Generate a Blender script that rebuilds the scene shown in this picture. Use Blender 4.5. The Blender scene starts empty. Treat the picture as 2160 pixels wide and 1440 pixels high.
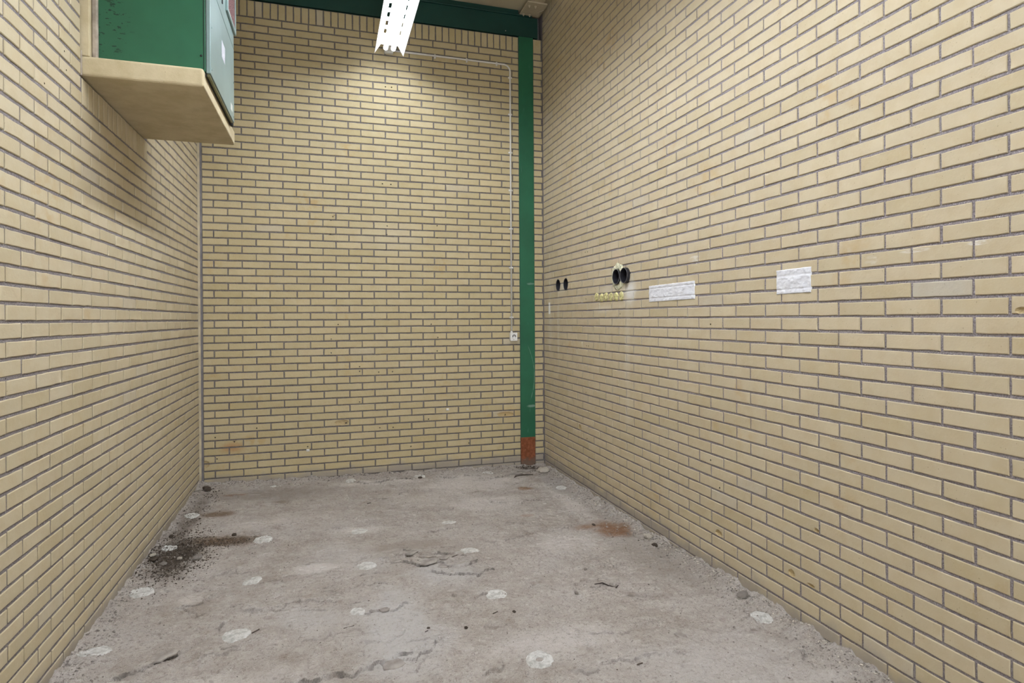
import bpy, bmesh, math, random
import numpy as np
from mathutils import Vector, Matrix

rng = random.Random(7)
nrg = np.random.RandomState(11)
scene = bpy.context.scene
COL = scene.collection
H = 1.41                                   # eye height; bed joint 0 lies here
D, XL, XR = 5.5749, -1.0254, 2.0412        # back, left and right wall faces
P, S, J = 0.063351, 0.22, 0.0120           # course, stretcher pitch, bed joint
JH = 0.0105
ZC = 4.415                                 # ceiling

# ------------------------------------------------------------------ helpers
def link(o, parent=None):
    COL.objects.link(o)
    if parent is not None:
        o.parent = parent
    return o

def mesh_obj(name, verts, faces, mats, parent=None, idx=None, smooth=False):
    me = bpy.data.meshes.new(name)
    me.from_pydata([tuple(v) for v in verts], [], [tuple(f) for f in faces])
    for m in (mats if isinstance(mats, (list, tuple)) else [mats]):
        me.materials.append(m)
    if idx is not None:
        me.polygons.foreach_set('material_index', idx)
    if smooth:
        me.polygons.foreach_set('use_smooth', [True] * len(me.polygons))
    me.update()
    return link(bpy.data.objects.new(name, me), parent)

def bm_obj(name, bm, mats, parent=None, smooth=False):
    me = bpy.data.meshes.new(name)
    bm.normal_update()
    bm.to_mesh(me); bm.free()
    for m in (mats if isinstance(mats, (list, tuple)) else [mats]):
        me.materials.append(m)
    if smooth:
        me.polygons.foreach_set('use_smooth', [True] * len(me.polygons))
    return link(bpy.data.objects.new(name, me), parent)

def empty(name, loc, rotz=0):
    o = bpy.data.objects.new(name, None)
    o.empty_display_size = 0.05
    o.location = loc; o.rotation_euler = (0, 0, rotz)
    return link(o)

def tag(o, label=None, cat=None, group=None, kind=None):
    if label: o['label'] = label
    if cat: o['category'] = cat
    if group: o['group'] = group
    if kind: o['kind'] = kind
    return o

def box(bm, x0, x1, y0, y1, z0, z1, bev=0.0, seg=2, mi=0):
    r = bmesh.ops.create_cube(bm, size=1)
    vs = r['verts']
    bmesh.ops.scale(bm, vec=(x1 - x0, y1 - y0, z1 - z0), verts=vs)
    bmesh.ops.translate(bm, vec=((x0 + x1) / 2, (y0 + y1) / 2, (z0 + z1) / 2), verts=vs)
    fs = list({f for v in vs for f in v.link_faces})
    for f in fs: f.material_index = mi
    if bev:
        es = list({e for v in vs for e in v.link_edges})
        bmesh.ops.bevel(bm, geom=es, offset=bev, segments=seg, affect='EDGES', profile=0.5)

def tube(bm, pts, r, n=12, cap=True, mi=0):
    pts = [Vector(p) for p in pts]
    rings = []
    up = None
    for i, p in enumerate(pts):
        if i == 0: t = pts[1] - pts[0]
        elif i == len(pts) - 1: t = pts[-1] - pts[-2]
        else: t = (pts[i + 1] - p).normalized() + (p - pts[i - 1]).normalized()
        t.normalize()
        if up is None:
            up = Vector((0, 0, 1)) if abs(t.z) < 0.9 else Vector((1, 0, 0))
        a = t.cross(up).normalized(); b = a.cross(t).normalized(); up = b
        rr = r[i] if isinstance(r, (list, tuple)) else r
        rings.append([bm.verts.new(p + a * rr * math.cos(q) + b * rr * math.sin(q)) for q in [2 * math.pi * k / n for k in range(n)]])
    for A, B in zip(rings, rings[1:]):
        for k in range(n):
            f = bm.faces.new((A[k], A[(k + 1) % n], B[(k + 1) % n], B[k])); f.smooth = True; f.material_index = mi
    if cap:
        bm.faces.new(list(reversed(rings[0]))).material_index = mi
        bm.faces.new(rings[-1]).material_index = mi

def lathe(bm, prof, origin, axis, n=24, mi=0):
    """prof: (radius, distance along axis) pairs"""
    ax = Vector(axis).normalized(); o = Vector(origin)
    up = Vector((0, 0, 1)) if abs(ax.z) < 0.9 else Vector((1, 0, 0))
    a = ax.cross(up).normalized(); b = ax.cross(a).normalized()
    rings = []
    for r, d in prof:
        rings.append([bm.verts.new(o + ax * d + (a * math.cos(q) + b * math.sin(q)) * max(r, 1e-5)) for q in [2 * math.pi * k / n for k in range(n)]])
    for A, B in zip(rings, rings[1:]):
        for k in range(n):
            f = bm.faces.new((A[k], A[(k + 1) % n], B[(k + 1) % n], B[k])); f.smooth = True; f.material_index = mi

# vectorised gradient noise
def _hash(ix, iy, seed):
    h = (ix.astype(np.int64) * 374761393 + iy.astype(np.int64) * 668265263 + seed * 974711) & 0x7fffffff
    h = ((h ^ (h >> 13)) * 1274126177) & 0x7fffffff
    return h ^ (h >> 16)
def pnoise(x, y, seed=0):
    x = np.asarray(x, float); y = np.asarray(y, float)
    ix = np.floor(x); iy = np.floor(y); fx = x - ix; fy = y - iy
    u = fx * fx * fx * (fx * (fx * 6 - 15) + 10); v = fy * fy * fy * (fy * (fy * 6 - 15) + 10)
    def g(dx, dy):
        a = (_hash(ix + dx, iy + dy, seed) % 3600) * (2 * math.pi / 3600)
        return np.cos(a) * (fx - dx) + np.sin(a) * (fy - dy)
    return (1 - v) * ((1 - u) * g(0, 0) + u * g(1, 0)) + v * ((1 - u) * g(0, 1) + u * g(1, 1))
def fbm(x, y, seed=0, oc=4):
    s = 0; a = 1; f = 1
    for i in range(oc):
        s = s + a * pnoise(x * f, y * f, seed + i * 17); a *= .5; f *= 2.03
    return s
def sm(a, b, x):
    t = np.clip((np.asarray(x, float) - a) / (b - a), 0, 1); return t * t * (3 - 2 * t)

# ------------------------------------------------------------------ materials
class NT:
    def __init__(self, name, rough=0.6, spec=0.3, metal=0.0):
        self.m = bpy.data.materials.new(name); self.m.use_nodes = True
        self.t = self.m.node_tree; self.t.nodes.clear()
        self.out = self.t.nodes.new('ShaderNodeOutputMaterial')
        self.b = self.t.nodes.new('ShaderNodeBsdfPrincipled')
        self.b.inputs['Roughness'].default_value = rough
        self.b.inputs['Specular IOR Level'].default_value = spec
        self.b.inputs['Metallic'].default_value = metal
        self.t.links.new(self.b.outputs[0], self.out.inputs[0])
        self._pos = None; self.cache = {}
    def n(self, typ, **kw):
        nd = self.t.nodes.new(typ)
        for k, v in kw.items(): setattr(nd, k, v)
        return nd
    def put(self, sock, v):
        if hasattr(v, 'is_linked') or isinstance(v, bpy.types.NodeSocket): self.t.links.new(v, sock)
        else:
            if isinstance(v, (tuple, list)) and len(v) == 3 and len(sock.default_value) == 4: v = (*v, 1)
            sock.default_value = v
    @property
    def pos(self):
        if self._pos is None: self._pos = self.n('ShaderNodeTexCoord').outputs['Object']
        return self._pos
    def xyz(self):
        s = self.n('ShaderNodeSeparateXYZ'); self.put(s.inputs[0], self.pos); return s.outputs
    def math(self, op, a, b=0.0, c=None, clamp=False):
        m = self.n('ShaderNodeMath', operation=op, use_clamp=clamp)
        self.put(m.inputs[0], a); self.put(m.inputs[1], b)
        if c is not None: self.put(m.inputs[2], c)
        return m.outputs[0]
    def vmath(self, op, a, b):
        m = self.n('ShaderNodeVectorMath', operation=op)
        self.put(m.inputs[0], a); self.put(m.inputs[1], b)
        return m.outputs['Value'] if op in ('LENGTH', 'DISTANCE') else m.outputs[0]
    def noise(self, scale, detail=3, rough=.55, vec=None, dist=0.0):
        key = (scale, detail, rough, dist) if vec is None else None
        if key in self.cache: return self.cache[key]
        m = self.n('ShaderNodeTexNoise')
        self.put(m.inputs['Vector'], vec if vec is not None else self.pos)
        m.inputs['Scale'].default_value = scale; m.inputs['Detail'].default_value = detail
        m.inputs['Roughness'].default_value = rough; m.inputs['Distortion'].default_value = dist
        if key: self.cache[key] = m.outputs[0]
        return m.outputs[0]
    def rangen(self, v, a, b, c=0.0, d=1.0, smooth=True):
        m = self.n('ShaderNodeMapRange', interpolation_type='SMOOTHSTEP' if smooth else 'LINEAR')
        self.put(m.inputs[0], v); self.put(m.inputs[1], a); self.put(m.inputs[2], b); self.put(m.inputs[3], c); self.put(m.inputs[4], d)
        return m.outputs[0]
    def mix(self, f, a, b, blend='MIX'):
        m = self.n('ShaderNodeMix', data_type='RGBA', blend_type=blend)
        self.put(m.inputs[0], f); self.put(m.inputs[6], a); self.put(m.inputs[7], b)
        return m.outputs[2]
    def scaled(self, sx, sy, sz):
        return self.vmath('MULTIPLY', self.pos, (sx, sy, sz))
    def bump(self, h, strength=.3, dist=.01):
        m = self.n('ShaderNodeBump'); m.inputs['Strength'].default_value = strength; m.inputs['Distance'].default_value = dist
        self.put(m.inputs['Height'], h)
        self.t.links.new(m.outputs[0], self.b.inputs['Normal'])
    def color(self, c): self.put(self.b.inputs['Base Color'], c); return self
    def blob(self, c, r, soft=.5, wob=.5, nscale=6):
        """soft-edged irregular spot mask around c (x,y,z) with radii r"""
        d = self.vmath('SUBTRACT', self.pos, c)
        d = self.vmath('MULTIPLY', d, tuple(0 if q is None else 1 / q for q in r))
        l = self.vmath('LENGTH', d, (0, 0, 0))
        nn = self.math('MULTIPLY', self.math('SUBTRACT', self.noise(nscale, 3), .5), wob * 2)
        return self.rangen(self.math('ADD', l, nn), 1 - soft, 1 + soft * .4, 1, 0)

def plain(name, c, rough=.6, spec=.3, metal=0, var=.08, nscale=20, bump=0.0, bscale=60):
    t = NT(name, rough, spec, metal)
    n = t.noise(nscale, 4)
    t.color(t.mix(t.rangen(n, .3, .7), tuple(x * (1 - var) for x in c), tuple(min(1, x * (1 + var)) for x in c)))
    if bump: t.bump(t.noise(bscale, 4), bump, .004)
    return t.m

def brick_material(name, c0, c1, c2, streaks=(), chalk=()):
    t = NT(name, .62, .25)
    at = t.n('ShaderNodeAttribute', attribute_name='tone').outputs['Fac']
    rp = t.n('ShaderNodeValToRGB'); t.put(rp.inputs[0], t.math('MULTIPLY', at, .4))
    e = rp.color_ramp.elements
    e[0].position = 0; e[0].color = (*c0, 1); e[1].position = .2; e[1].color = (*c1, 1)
    for p_, c_ in ((.4, c2), (.6, (.50, .455, .365)), (.8, (.45, .345, .185)), (1.0, (.045, .036, .030))):  # darkest stop paints the shade inside drill holes
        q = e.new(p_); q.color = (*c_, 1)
    c = rp.outputs[0]
    n1 = t.noise(14, 2, .6); n2 = t.noise(90, 1, .6)
    c = t.mix(t.rangen(n1, .35, .75, 0, .22), c, (.42, .30, .14), 'MIX')
    c = t.mix(t.rangen(n2, .55, .75, 0, .16), c, (.60, .53, .39))
    # fine dark pits
    c = t.mix(t.rangen(t.noise(160, 0, .5), .80, .88, 0, .4), c, (.16, .10, .05))
    # rusty ochre smudges
    c = t.mix(t.math('MULTIPLY', t.rangen(t.noise(2.3, 3, .65), .60, .74, 0, .35), t.rangen(n1, .45, .6)), c, (.46, .27, .08))
    z = t.xyz()[2]
    # mortar splashed over the foot of the wall
    mz = t.rangen(t.math('ADD', z, t.math('MULTIPLY', t.math('SUBTRACT', t.noise(7, 3, .65), .5), .16)), .035, .12, .85, 0)
    c = t.mix(mz, c, (.33, .29, .245))
    for cen, r, col, f in streaks:
        b = t.blob(cen, r, .8, .55, 9)
        c = t.mix(t.math('MULTIPLY', b, f), c, col)
    for cen, r, col, f in chalk:
        b = t.blob(cen, r, .25, .35, 22)
        g = t.rangen(t.noise(60, 4, .7, t.scaled(.25, .25, 1.4)), .38, .6)
        c = t.mix(t.math('MULTIPLY', t.math('MULTIPLY', b, g), f), c, col)
    t.color(c)
    t.bump(t.noise(48, 2, .7), .30, .003)
    return t.m

def mortar_material(name, streaks=(), k=1.0):
    t = NT(name, .95, .1)
    n = t.noise(180, 1, .7)
    c = t.mix(t.rangen(n, .3, .7), (.20 * k, .175 * k, .182 * k ** 1.2), (.33 * k, .295 * k, .306 * k ** 1.2))
    c = t.mix(t.rangen(t.noise(6, 3), .4, .7, 0, .5), c, (.29 * k, .265 * k, .255 * k ** 1.2))
    for cen, r, col, f in streaks:
        c = t.mix(t.math('MULTIPLY', t.blob(cen, r, .8, .5, 9), f), c, col)
    t.color(c); t.bump(n, .9, .004)
    return t.m

PALE = (.70, .66, .58)
r_streak = [((XR, 5.185, 1.30), (.3, .035, .42), PALE, .28), ((XR, 3.85, 1.15), (.3, .045, .60), PALE, .24),
            ((XR, 3.80, 1.60), (.3, .09, .10), (.74, .72, .68), .8), ((XR, 5.09, 1.69), (.3, .16, .05), PALE, .45),
            ((XR, 4.0, 1.85), (.3, .09, .075), (.62, .44, .33), .40), ((XR, 4.25, 1.48), (.3, .2, .03), PALE, .4),
            ((XR, 4.10, 1.63), (.3, .30, .035), PALE, .35), ((XR, 5.40, 1.40), (.3, .06, .45), PALE, .30)]
r_chalk = [((XR, 1.43, 1.650), (.3, .045, .009), (.78, .76, .72), .9), ((XR, 1.66, 1.648), (.3, .06, .008), (.78, .76, .72), .6),
           ((XR, 1.69, 1.536), (.3, .05, .005), (.78, .76, .72), .5), ((XR, 1.84, 1.63), (.3, .03, .02), (.74, .72, .66), .5),
           ((XR, 3.03, 1.75), (.3, .06, .02), (.76, .74, .70), .6), ((XR, 3.3, 1.66), (.3, .10, .02), (.70, .66, .55), .35)]
M_brick_l = brick_material('brick_left', (0.503, 0.426, 0.276), (0.544, 0.467, 0.319), (0.569, 0.487, 0.336))
M_brick_b = brick_material('brick_back', (0.480, 0.394, 0.215), (0.520, 0.433, 0.253), (0.544, 0.453, 0.272),
                           streaks=[((.55, D, 2.15), (.35, .3, .16), (.62, .56, .43), .25), ((-.78, D, .33), (.10, .3, .05), (.42, .20, .06), .6),
                                    ((1.70, D, .50), (.12, .3, .06), (.55, .38, .16), .5)])
M_brick_r = brick_material('brick_right', (0.504, 0.422, 0.270), (0.546, 0.463, 0.316), (0.571, 0.484, 0.333), streaks=r_streak, chalk=r_chalk)
M_mortar = mortar_material('mortar', [], .90)
M_mortar_b = mortar_material('mortar_back', [], .68)
M_mortar_r = mortar_material('mortar_right', r_streak[:3], 1.04)

def green_paint(name, base, scratch=0.0, rough=.45):
    t = NT(name, rough, .4)
    n = t.noise(3, 4)
    c = t.mix(t.rangen(n, .3, .7), tuple(x * .88 for x in base), tuple(x * 1.12 for x in base))
    if name.startswith('green_steel'): c = t.mix(t.rangen(t.noise(45, 3, .7, t.scaled(1, 1, .12)), .66, .74, 0, .25), c, (.16, .30, .24))
    if scratch:
        g = t.math('MULTIPLY', t.rangen(t.noise(60, 2, .6, t.scaled(.5, .5, 1.6)), .61, .64), t.rangen(t.noise(9, 2), .5, .62))
        c = t.mix(t.math('MULTIPLY', g, scratch), c, (.008, .02, .014))
    t.color(c); t.bump(t.noise(220, 2), .04, .002)
    return t
_g = green_paint('green_cabinet_paint', (.024, .115, .058), 0, .40)
# black scrapes on the flank, near the wall
_c = _g.b.inputs['Base Color'].links[0].from_socket
_m = _g.math('MULTIPLY', _g.blob((-.93, 3.13, 2.74), (.10, .3, .16), .6, .4, 9),
             _g.rangen(_g.noise(70, 3, .6, _g.scaled(.5, 1, 1.3)), .60, .64))
_c = _g.mix(_g.math('MULTIPLY', _m, .9), _c, (.006, .018, .012))
_g.color(_c)
M_green = _g.m
M_greensheen = green_paint('green_door_sheen', (.20, .275, .262), 0, .32).m  # cabinet green made pale: lamp sheen on the front put into base colour
_gc = green_paint('green_steel_paint', (.018, .120, .058), 0, .42)
_x, _y, _z = _gc.xyz()
# curved scuff and a pale smear low on the column
_dz = _gc.math('SUBTRACT', _z, .85)
_xc = _gc.math('SUBTRACT', 1.938, _gc.math('MULTIPLY', _gc.math('MULTIPLY', _dz, _dz), .75))
_s = _gc.rangen(_gc.math('ABSOLUTE', _gc.math('SUBTRACT', _x, _xc)), .001, .004, 1, 0)
_s = _gc.math('MULTIPLY', _s, _gc.rangen(_gc.math('ABSOLUTE', _gc.math('SUBTRACT', _z, .88)), .22, .28, 1, 0))
_s = _gc.math('MULTIPLY', _s, _gc.rangen(_gc.noise(25, 3), .35, .55, .2, 1))
_c = _gc.b.inputs['Base Color'].links[0].from_socket
_c = _gc.mix(_gc.math('MULTIPLY', _s, .45), _c, (.30, .42, .36))
_c = _gc.mix(_gc.math('MULTIPLY', _gc.blob((1.905, D, .555), (.045, .3, .014), .5, .4, 20), .5), _c, (.33, .45, .38))
_c = _gc.mix(_gc.math('MULTIPLY', _gc.blob((1.90, D, 1.75), (.04, .3, .012), .4, .6, 30), .4), _c, (.33, .45, .38))
_gc.color(_c)
M_steel = _gc.m
M_beam = green_paint('dark_green_beam_paint', (.006, .045, .034), 0, .5).m
_p = NT('red_primer', .75, .2)
_c = _p.mix(_p.rangen(_p.noise(30, 4), .35, .7), (.19, .058, .022), (.29, .10, .045))
_c = _p.mix(_p.rangen(_p.math('ADD', _p.xyz()[2], _p.math('MULTIPLY', _p.noise(30, 4), .1)), .06, .12, .85, 0), _c, (.16, .115, .085))
_c = _p.mix(_p.rangen(_p.noise(70, 3, .6, _p.scaled(.4, 1, 2)), .64, .7, 0, .5), _c, (.42, .30, .22))
_p.color(_c); _p.bump(_p.noise(60, 4), .3, .003)
M_primer = _p.m

_t = NT('painted_concrete', .8, .15)
_n = _t.noise(9, 5, .6)
_c = _t.mix(_t.rangen(_n, .3, .7), (.47, .39, .24), (.57, .485, .32))
_c = _t.mix(_t.rangen(_t.noise(40, 3, .6, _t.scaled(.35, 1.6, 1)), .62, .75, 0, .35), _c, (.38, .30, .18))
_c = _t.mix(_t.rangen(_t.noise(75, 2), .71, .76, 0, .6), _c, (.15, .11, .06))
_t.color(_c); _t.bump(_t.math('ADD', _t.noise(28, 4), _t.math('MULTIPLY', _t.noise(75, 2), .6)), .35, .004)
M_conc = _t.m
M_ceiling = plain('ceiling_paint', (.52, .45, .31), .8, .2, var=.06, nscale=4, bump=.1)
M_beige = plain('beige_steel_paint', (.52, .44, .31), .55, .35, var=.06)
M_white = plain('white_plastic', (.78, .77, .74), .35, .45, var=.03)
M_conduit = plain('cream_conduit', (.72, .70, .66), .4, .4, var=.05)
M_enamel = plain('white_enamel', (.86, .87, .88), .35, .5, var=.01)
M_dark = plain('dark_rubber_and_gap_shade', (.012, .011, .012), .6, .3)
M_pvc = plain('grey_pvc', (.022, .021, .026), .45, .4, var=.2, nscale=40)
M_pvcrim = plain('dusty_pvc_rim', (.17, .16, .17), .6, .3, var=.3, nscale=60)
M_caulk = plain('grey_caulk', (.36, .305, .245), .8, .2, var=.32, nscale=14, bump=.4)
M_sealant = plain('grey_joint_sealant', (.20, .185, .19), .7, .2, var=.15, nscale=14, bump=.3)
M_strip = plain('beige_joint_strip', (.56, .48, .33), .8, .2, var=.15, nscale=18)
M_foam = plain('pu_foam', (.60, .55, .27), .95, .1, var=.35, nscale=55, bump=.9, bscale=120)
M_foam2 = plain('pale_foam', (.60, .58, .42), .95, .1, var=.3, nscale=45, bump=.9, bscale=90)
_t = NT('white_patch_paint', .6, .25)
_n = _t.noise(26, 5, .6, dist=.6)
_t.color(_t.mix(_t.rangen(_n, .3, .7), (.70, .70, .735), (.80, .80, .83))); _t.bump(_n, .5, .006)
M_patch = _t.m
M_gutter = plain('olive_metal', (.20, .19, .10), .4, .4, .5, var=.2)
M_mesh = plain('rusty_mesh', (.27, .15, .145), .7, .2, var=.5, nscale=120)
M_zinc = plain('dull_zinc', (.42, .40, .36), .45, .4, .7, var=.15)
_t = NT('paper_label', .5, .3)
_w = _t.noise(160, 2, .6, _t.scaled(1, 1, 2.2))
_t.color(_t.mix(_t.rangen(_w, .52, .6, 0, .55), (.50, .50, .53), (.20, .19, .27)))
M_label = _t.m
def lit(name, power):
    t = NT(name); e = t.n('ShaderNodeEmission'); e.inputs[0].default_value = (.93, 1.0, 1.10, 1); e.inputs[1].default_value = power
    t.t.links.new(e.outputs[0], t.out.inputs[0]); return t.m
M_tube = lit('lit_tube', 9.2)
M_tube2 = lit('lit_tube_bright', 21.5)

# ------------------------------------------------------------------ brick walls
class Wall:
    """brick wall: u runs along the wall, n points into the room; real bricks standing proud of recessed mortar"""
    def __init__(self, origin, ud, nd, recess=.0038, J=J, JH=JH):
        self.J = J; self.JH = JH
        self.o = Vector(origin); self.u = Vector(ud); self.nrm = Vector(nd); self.rec = recess
        self.V = []; self.F = []; self.MI = []; self.T = []
        self.bricks = []; self.mort = []
    def pt(self, u, z, d): return self.o + self.u * u + Vector((0, 0, z)) + self.nrm * d
    def brick(self, u0, u1, z0, z1, tone=None):
        if u1 - u0 < .012: return
        if tone is None:
            tone = min(1, max(0, rng.gauss(.5, .22)))
            if rng.random() < .015: tone = rng.uniform(1.0, 1.3)
        self.bricks.append((u0, u1, z0, z1, tone))
    def ring(self, u0, u1, z0, z1, ins, jit):
        n = 5 if u1 - u0 > .12 else 2
        m = 2 if z1 - z0 < .08 else 4
        pts = []
        for i in range(n): pts.append((u0 + ins + (u1 - u0 - 2 * ins) * i / n, z0 + ins))
        for i in range(m): pts.append((u1 - ins, z0 + ins + (z1 - z0 - 2 * ins) * i / m))
        for i in range(n): pts.append((u1 - ins - (u1 - u0 - 2 * ins) * i / n, z1 - ins))
        for i in range(m): pts.append((u0 + ins, z1 - ins - (z1 - z0 - 2 * ins) * i / m))
        return pts
    def add_brick(self, V, F, b):
        u0, u1, z0, z1, tone = b
        du = rng.gauss(0, .0007); dz = rng.gauss(0, .0006); tw = rng.gauss(0, .0022)
        d0 = rng.gauss(0, .0005)
        cu = (u0 + u1) / 2
        R = self.ring(u0, u1, z0, z1, 0, 0)
        jit = [(rng.gauss(0, .0006), rng.gauss(0, .0006)) for _ in R]
        def lay(ins, d):
            k = len(V)
            for (a, c), (ja, jc) in zip(self.ring(u0, u1, z0, z1, ins, 0), jit):
                V.append(self.pt(a + ja + du, c + jc + dz + (a - cu) * tw, d + d0))
            return list(range(k, k + len(R)))
        A = lay(.0026, 0); B = lay(0, -.0022); C = lay(0, -.030)
        n = len(R)
        fl = self.u.cross(Vector((0, 0, 1))).dot(self.nrm) > 0
        f0 = len(F)
        F.append(A)
        for X, Y in ((A, B), (B, C)):
            for i in range(n): F.append([X[i], Y[i], Y[(i + 1) % n], X[(i + 1) % n]])
        F.append(list(reversed(C)))
        if not fl:
            for i in range(f0, len(F)): F[i] = list(reversed(F[i]))
        return len(F) - f0
    def slab(self, V, F, u0, u1, z0, z1, d0, d1):
        k = len(V)
        for d in (d0, d1):
            for a, c in ((u0, z0), (u1, z0), (u1, z1), (u0, z1)): V.append(self.pt(a, c, d))
        fs = [(0, 3, 2, 1), (4, 5, 6, 7), (0, 1, 5, 4), (1, 2, 6, 5), (2, 3, 7, 6), (3, 0, 4, 7)]
        fl = self.u.cross(Vector((0, 0, 1))).dot(self.nrm) > 0
        for f in fs: F.append([k + i for i in (f if fl else reversed(f))])
        return 6
    def courses(self, k0, k1, phase, umin, umax, skip=()):
        for k in range(k0, k1):
            J, JH = self.J, self.JH; z0 = H + k * P + J / 2; z1 = H + (k + 1) * P - J / 2
            ph = phase(k); i = math.floor((umin - ph) / S) - 1
            while True:
                a = ph + i * S + JH / 2; b = ph + (i + 1) * S - JH / 2; i += 1
                if a > umax: break
                a2, b2 = max(a, umin), min(b, umax)
                if b2 - a2 < .02: continue
                segs = [(a2, b2)]
                for (s0, s1, c0, c1) in skip:
                    if z1 - .2 * (z1 - z0) <= c0 or z0 + .2 * (z1 - z0) >= c1: continue
                    ns = []
                    for p, q in segs:
                        if q <= s0 or p >= s1: ns.append((p, q)); continue
                        if p < s0: ns.append((p, s0))
                        if q > s1: ns.append((s1, q))
                    segs = ns
                for p, q in segs: self.brick(p, q, z0, z1)
    def build(self, name, mats, cutters=(), mortar=(), backing=None):
        """cutters: (u, z, kind, size...) ; mortar: (u0,u1,z0,z1,cut?)"""
        V, F, MI, T = [], [], [], []
        hit = []
        def touches(b):
            for c in cutters:
                u, z, ru, rz = c[0], c[1], c[3], c[4]
                if b[0] - .004 < u + ru and b[1] + .004 > u - ru and b[2] - .004 < z + rz and b[3] + .004 > z - rz: return True
            return False
        for b in self.bricks:
            if touches(b): hit.append(b); continue
            k = self.add_brick(V, F, b); MI += [0] * k; T += [b[4]] * k
        if backing: k = self.slab(V, F, *backing); MI += [1] * k; T += [.5] * k
        cutm = []
        for m in mortar:
            if m[4]: cutm.append(m); continue
            k = self.slab(V, F, m[0], m[1], m[2], m[3], -.10, -self.rec); MI += [1] * k; T += [.5] * k
        def boolean(bv, bf, cset):
            me = bpy.data.meshes.new('tmp'); me.from_pydata([tuple(v) for v in bv], [], bf); me.update()
            ob = link(bpy.data.objects.new('tmp', me))
            bm = bmesh.new()
            for c in cset:
                u, z, kind, ru, rz, dep = c[:6]
                if kind == 'hole':
                    base = self.pt(u, z, -dep)
                    lathe_closed(bm, ru, base, self.nrm, dep + .02, 20 if ru > .02 else 10)
                else:
                    r = bmesh.ops.create_icosphere(bm, subdivisions=3, radius=1)
                    for v in r['verts']:
                        q = v.co.copy(); w = 1 + .22 * float(pnoise(q.x * 2.3 + u * 9, q.z * 2.3 + z * 7 + q.y, 5))
                        v.co = self.pt(u + q.x * ru * w, z + q.z * rz * w, .0015 + q.y * dep * w)
                    bmesh.ops.recalc_face_normals(bm, faces=list({f for v in r['verts'] for f in v.link_faces}))
            cm = bpy.data.meshes.new('tmpc'); bm.to_mesh(cm); bm.free()
            co = link(bpy.data.objects.new('tmpc', cm))
            md = ob.modifiers.new('b', 'BOOLEAN'); md.operation = 'DIFFERENCE'; md.solver = 'EXACT'; md.use_self = True; md.object = co
            dg = bpy.context.evaluated_depsgraph_get(); dg.update()
            ev = ob.evaluated_get(dg); rm = bpy.data.meshes.new_from_object(ev)
            vs = [v.co.copy() for v in rm.vertices]; fs = [list(p.vertices) for p in rm.polygons]
            bpy.data.objects.remove(ob); bpy.data.objects.remove(co)
            for x in (me, cm, rm): bpy.data.meshes.remove(x)
            return vs, fs
        if hit:
            bv, bf = [], []
            for b in hit: self.add_brick(bv, bf, b)
            vs, fs = boolean(bv, bf, cutters)
            k0 = len(V); V += vs
            for f in fs:
                c = sum((vs[i] for i in f), Vector()) / len(f) - self.o
                uu, zz = c.dot(self.u), c.z
                best = min(hit, key=lambda b: max(b[0] - uu, uu - b[1], 0) + max(b[2] - zz, zz - b[3], 0))
                dd = (sum((vs[i] for i in f), Vector()) / len(f) - self.o).dot(self.nrm)
                raw = any(q[2] == 'chip' and ((uu - q[0]) / q[3]) ** 2 + ((zz - q[1]) / q[4]) ** 2 < 1.5 for q in cutters) and -.028 < dd < -.0007 and best[0] + .001 < uu < best[1] - .001 and best[2] + .001 < zz < best[3] - .001
                F.append([i + k0 for i in f]); plug = dd < -.0007 and any(q[2] == 'hole' and q[3] < .02 and math.hypot(uu - q[0], zz - q[1]) < q[3] * 1.15 for q in cutters)  # plug: drill-hole bore, its shade put in as a near-black tone
                MI.append(0); T.append(2.5 if plug else 2.0 if raw else best[4])  # 2.5: near-black tone for the shade in the drill-hole bore
        for m in cutm:
            bv, bf = [], []
            self.slab(bv, bf, m[0], m[1], m[2], m[3], -.10, -self.rec)
            cs = [(c[0], c[1], c[2], c[3] + .0006, c[4] + .0006, c[5] + .0025) for c in cutters if m[0] < c[0] < m[1] and m[2] < c[1] < m[3]]
            if not cs: vs, fs = bv, bf
            if cs: vs, fs = boolean(bv, bf, cs)
            k0 = len(V); V += vs
            for f in fs: F.append([i + k0 for i in f]); MI.append(1); T.append(.5)
        o = mesh_obj(name, V, F, mats, idx=MI)
        a = o.data.attributes.new('tone', 'FLOAT', 'FACE'); a.data.foreach_set('value', T)
        return tag(o, kind='structure')

def lathe_closed(bm, r, base, ax, length, n):
    ax = Vector(ax).normalized(); up = Vector((0, 0, 1)); a = ax.cross(up).normalized(); b = ax.cross(a).normalized()
    R0 = [bm.verts.new(Vector(base) + (a * math.cos(q) + b * math.sin(q)) * r) for q in [2 * math.pi * k / n for k in range(n)]]
    R1 = [bm.verts.new(v.co + ax * length) for v in R0]
    fs = [bm.faces.new((R0[k], R0[(k + 1) % n], R1[(k + 1) % n], R1[k])) for k in range(n)]
    fs += [bm.faces.new(list(reversed(R0))), bm.faces.new(R1)]
    bmesh.ops.recalc_face_normals(bm, faces=fs)

Y0 = -3.0                                   # unseen end behind the camera, opened for fill light
yL, yR, xB = 2.41514, 4.96995, -.91083
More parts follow.
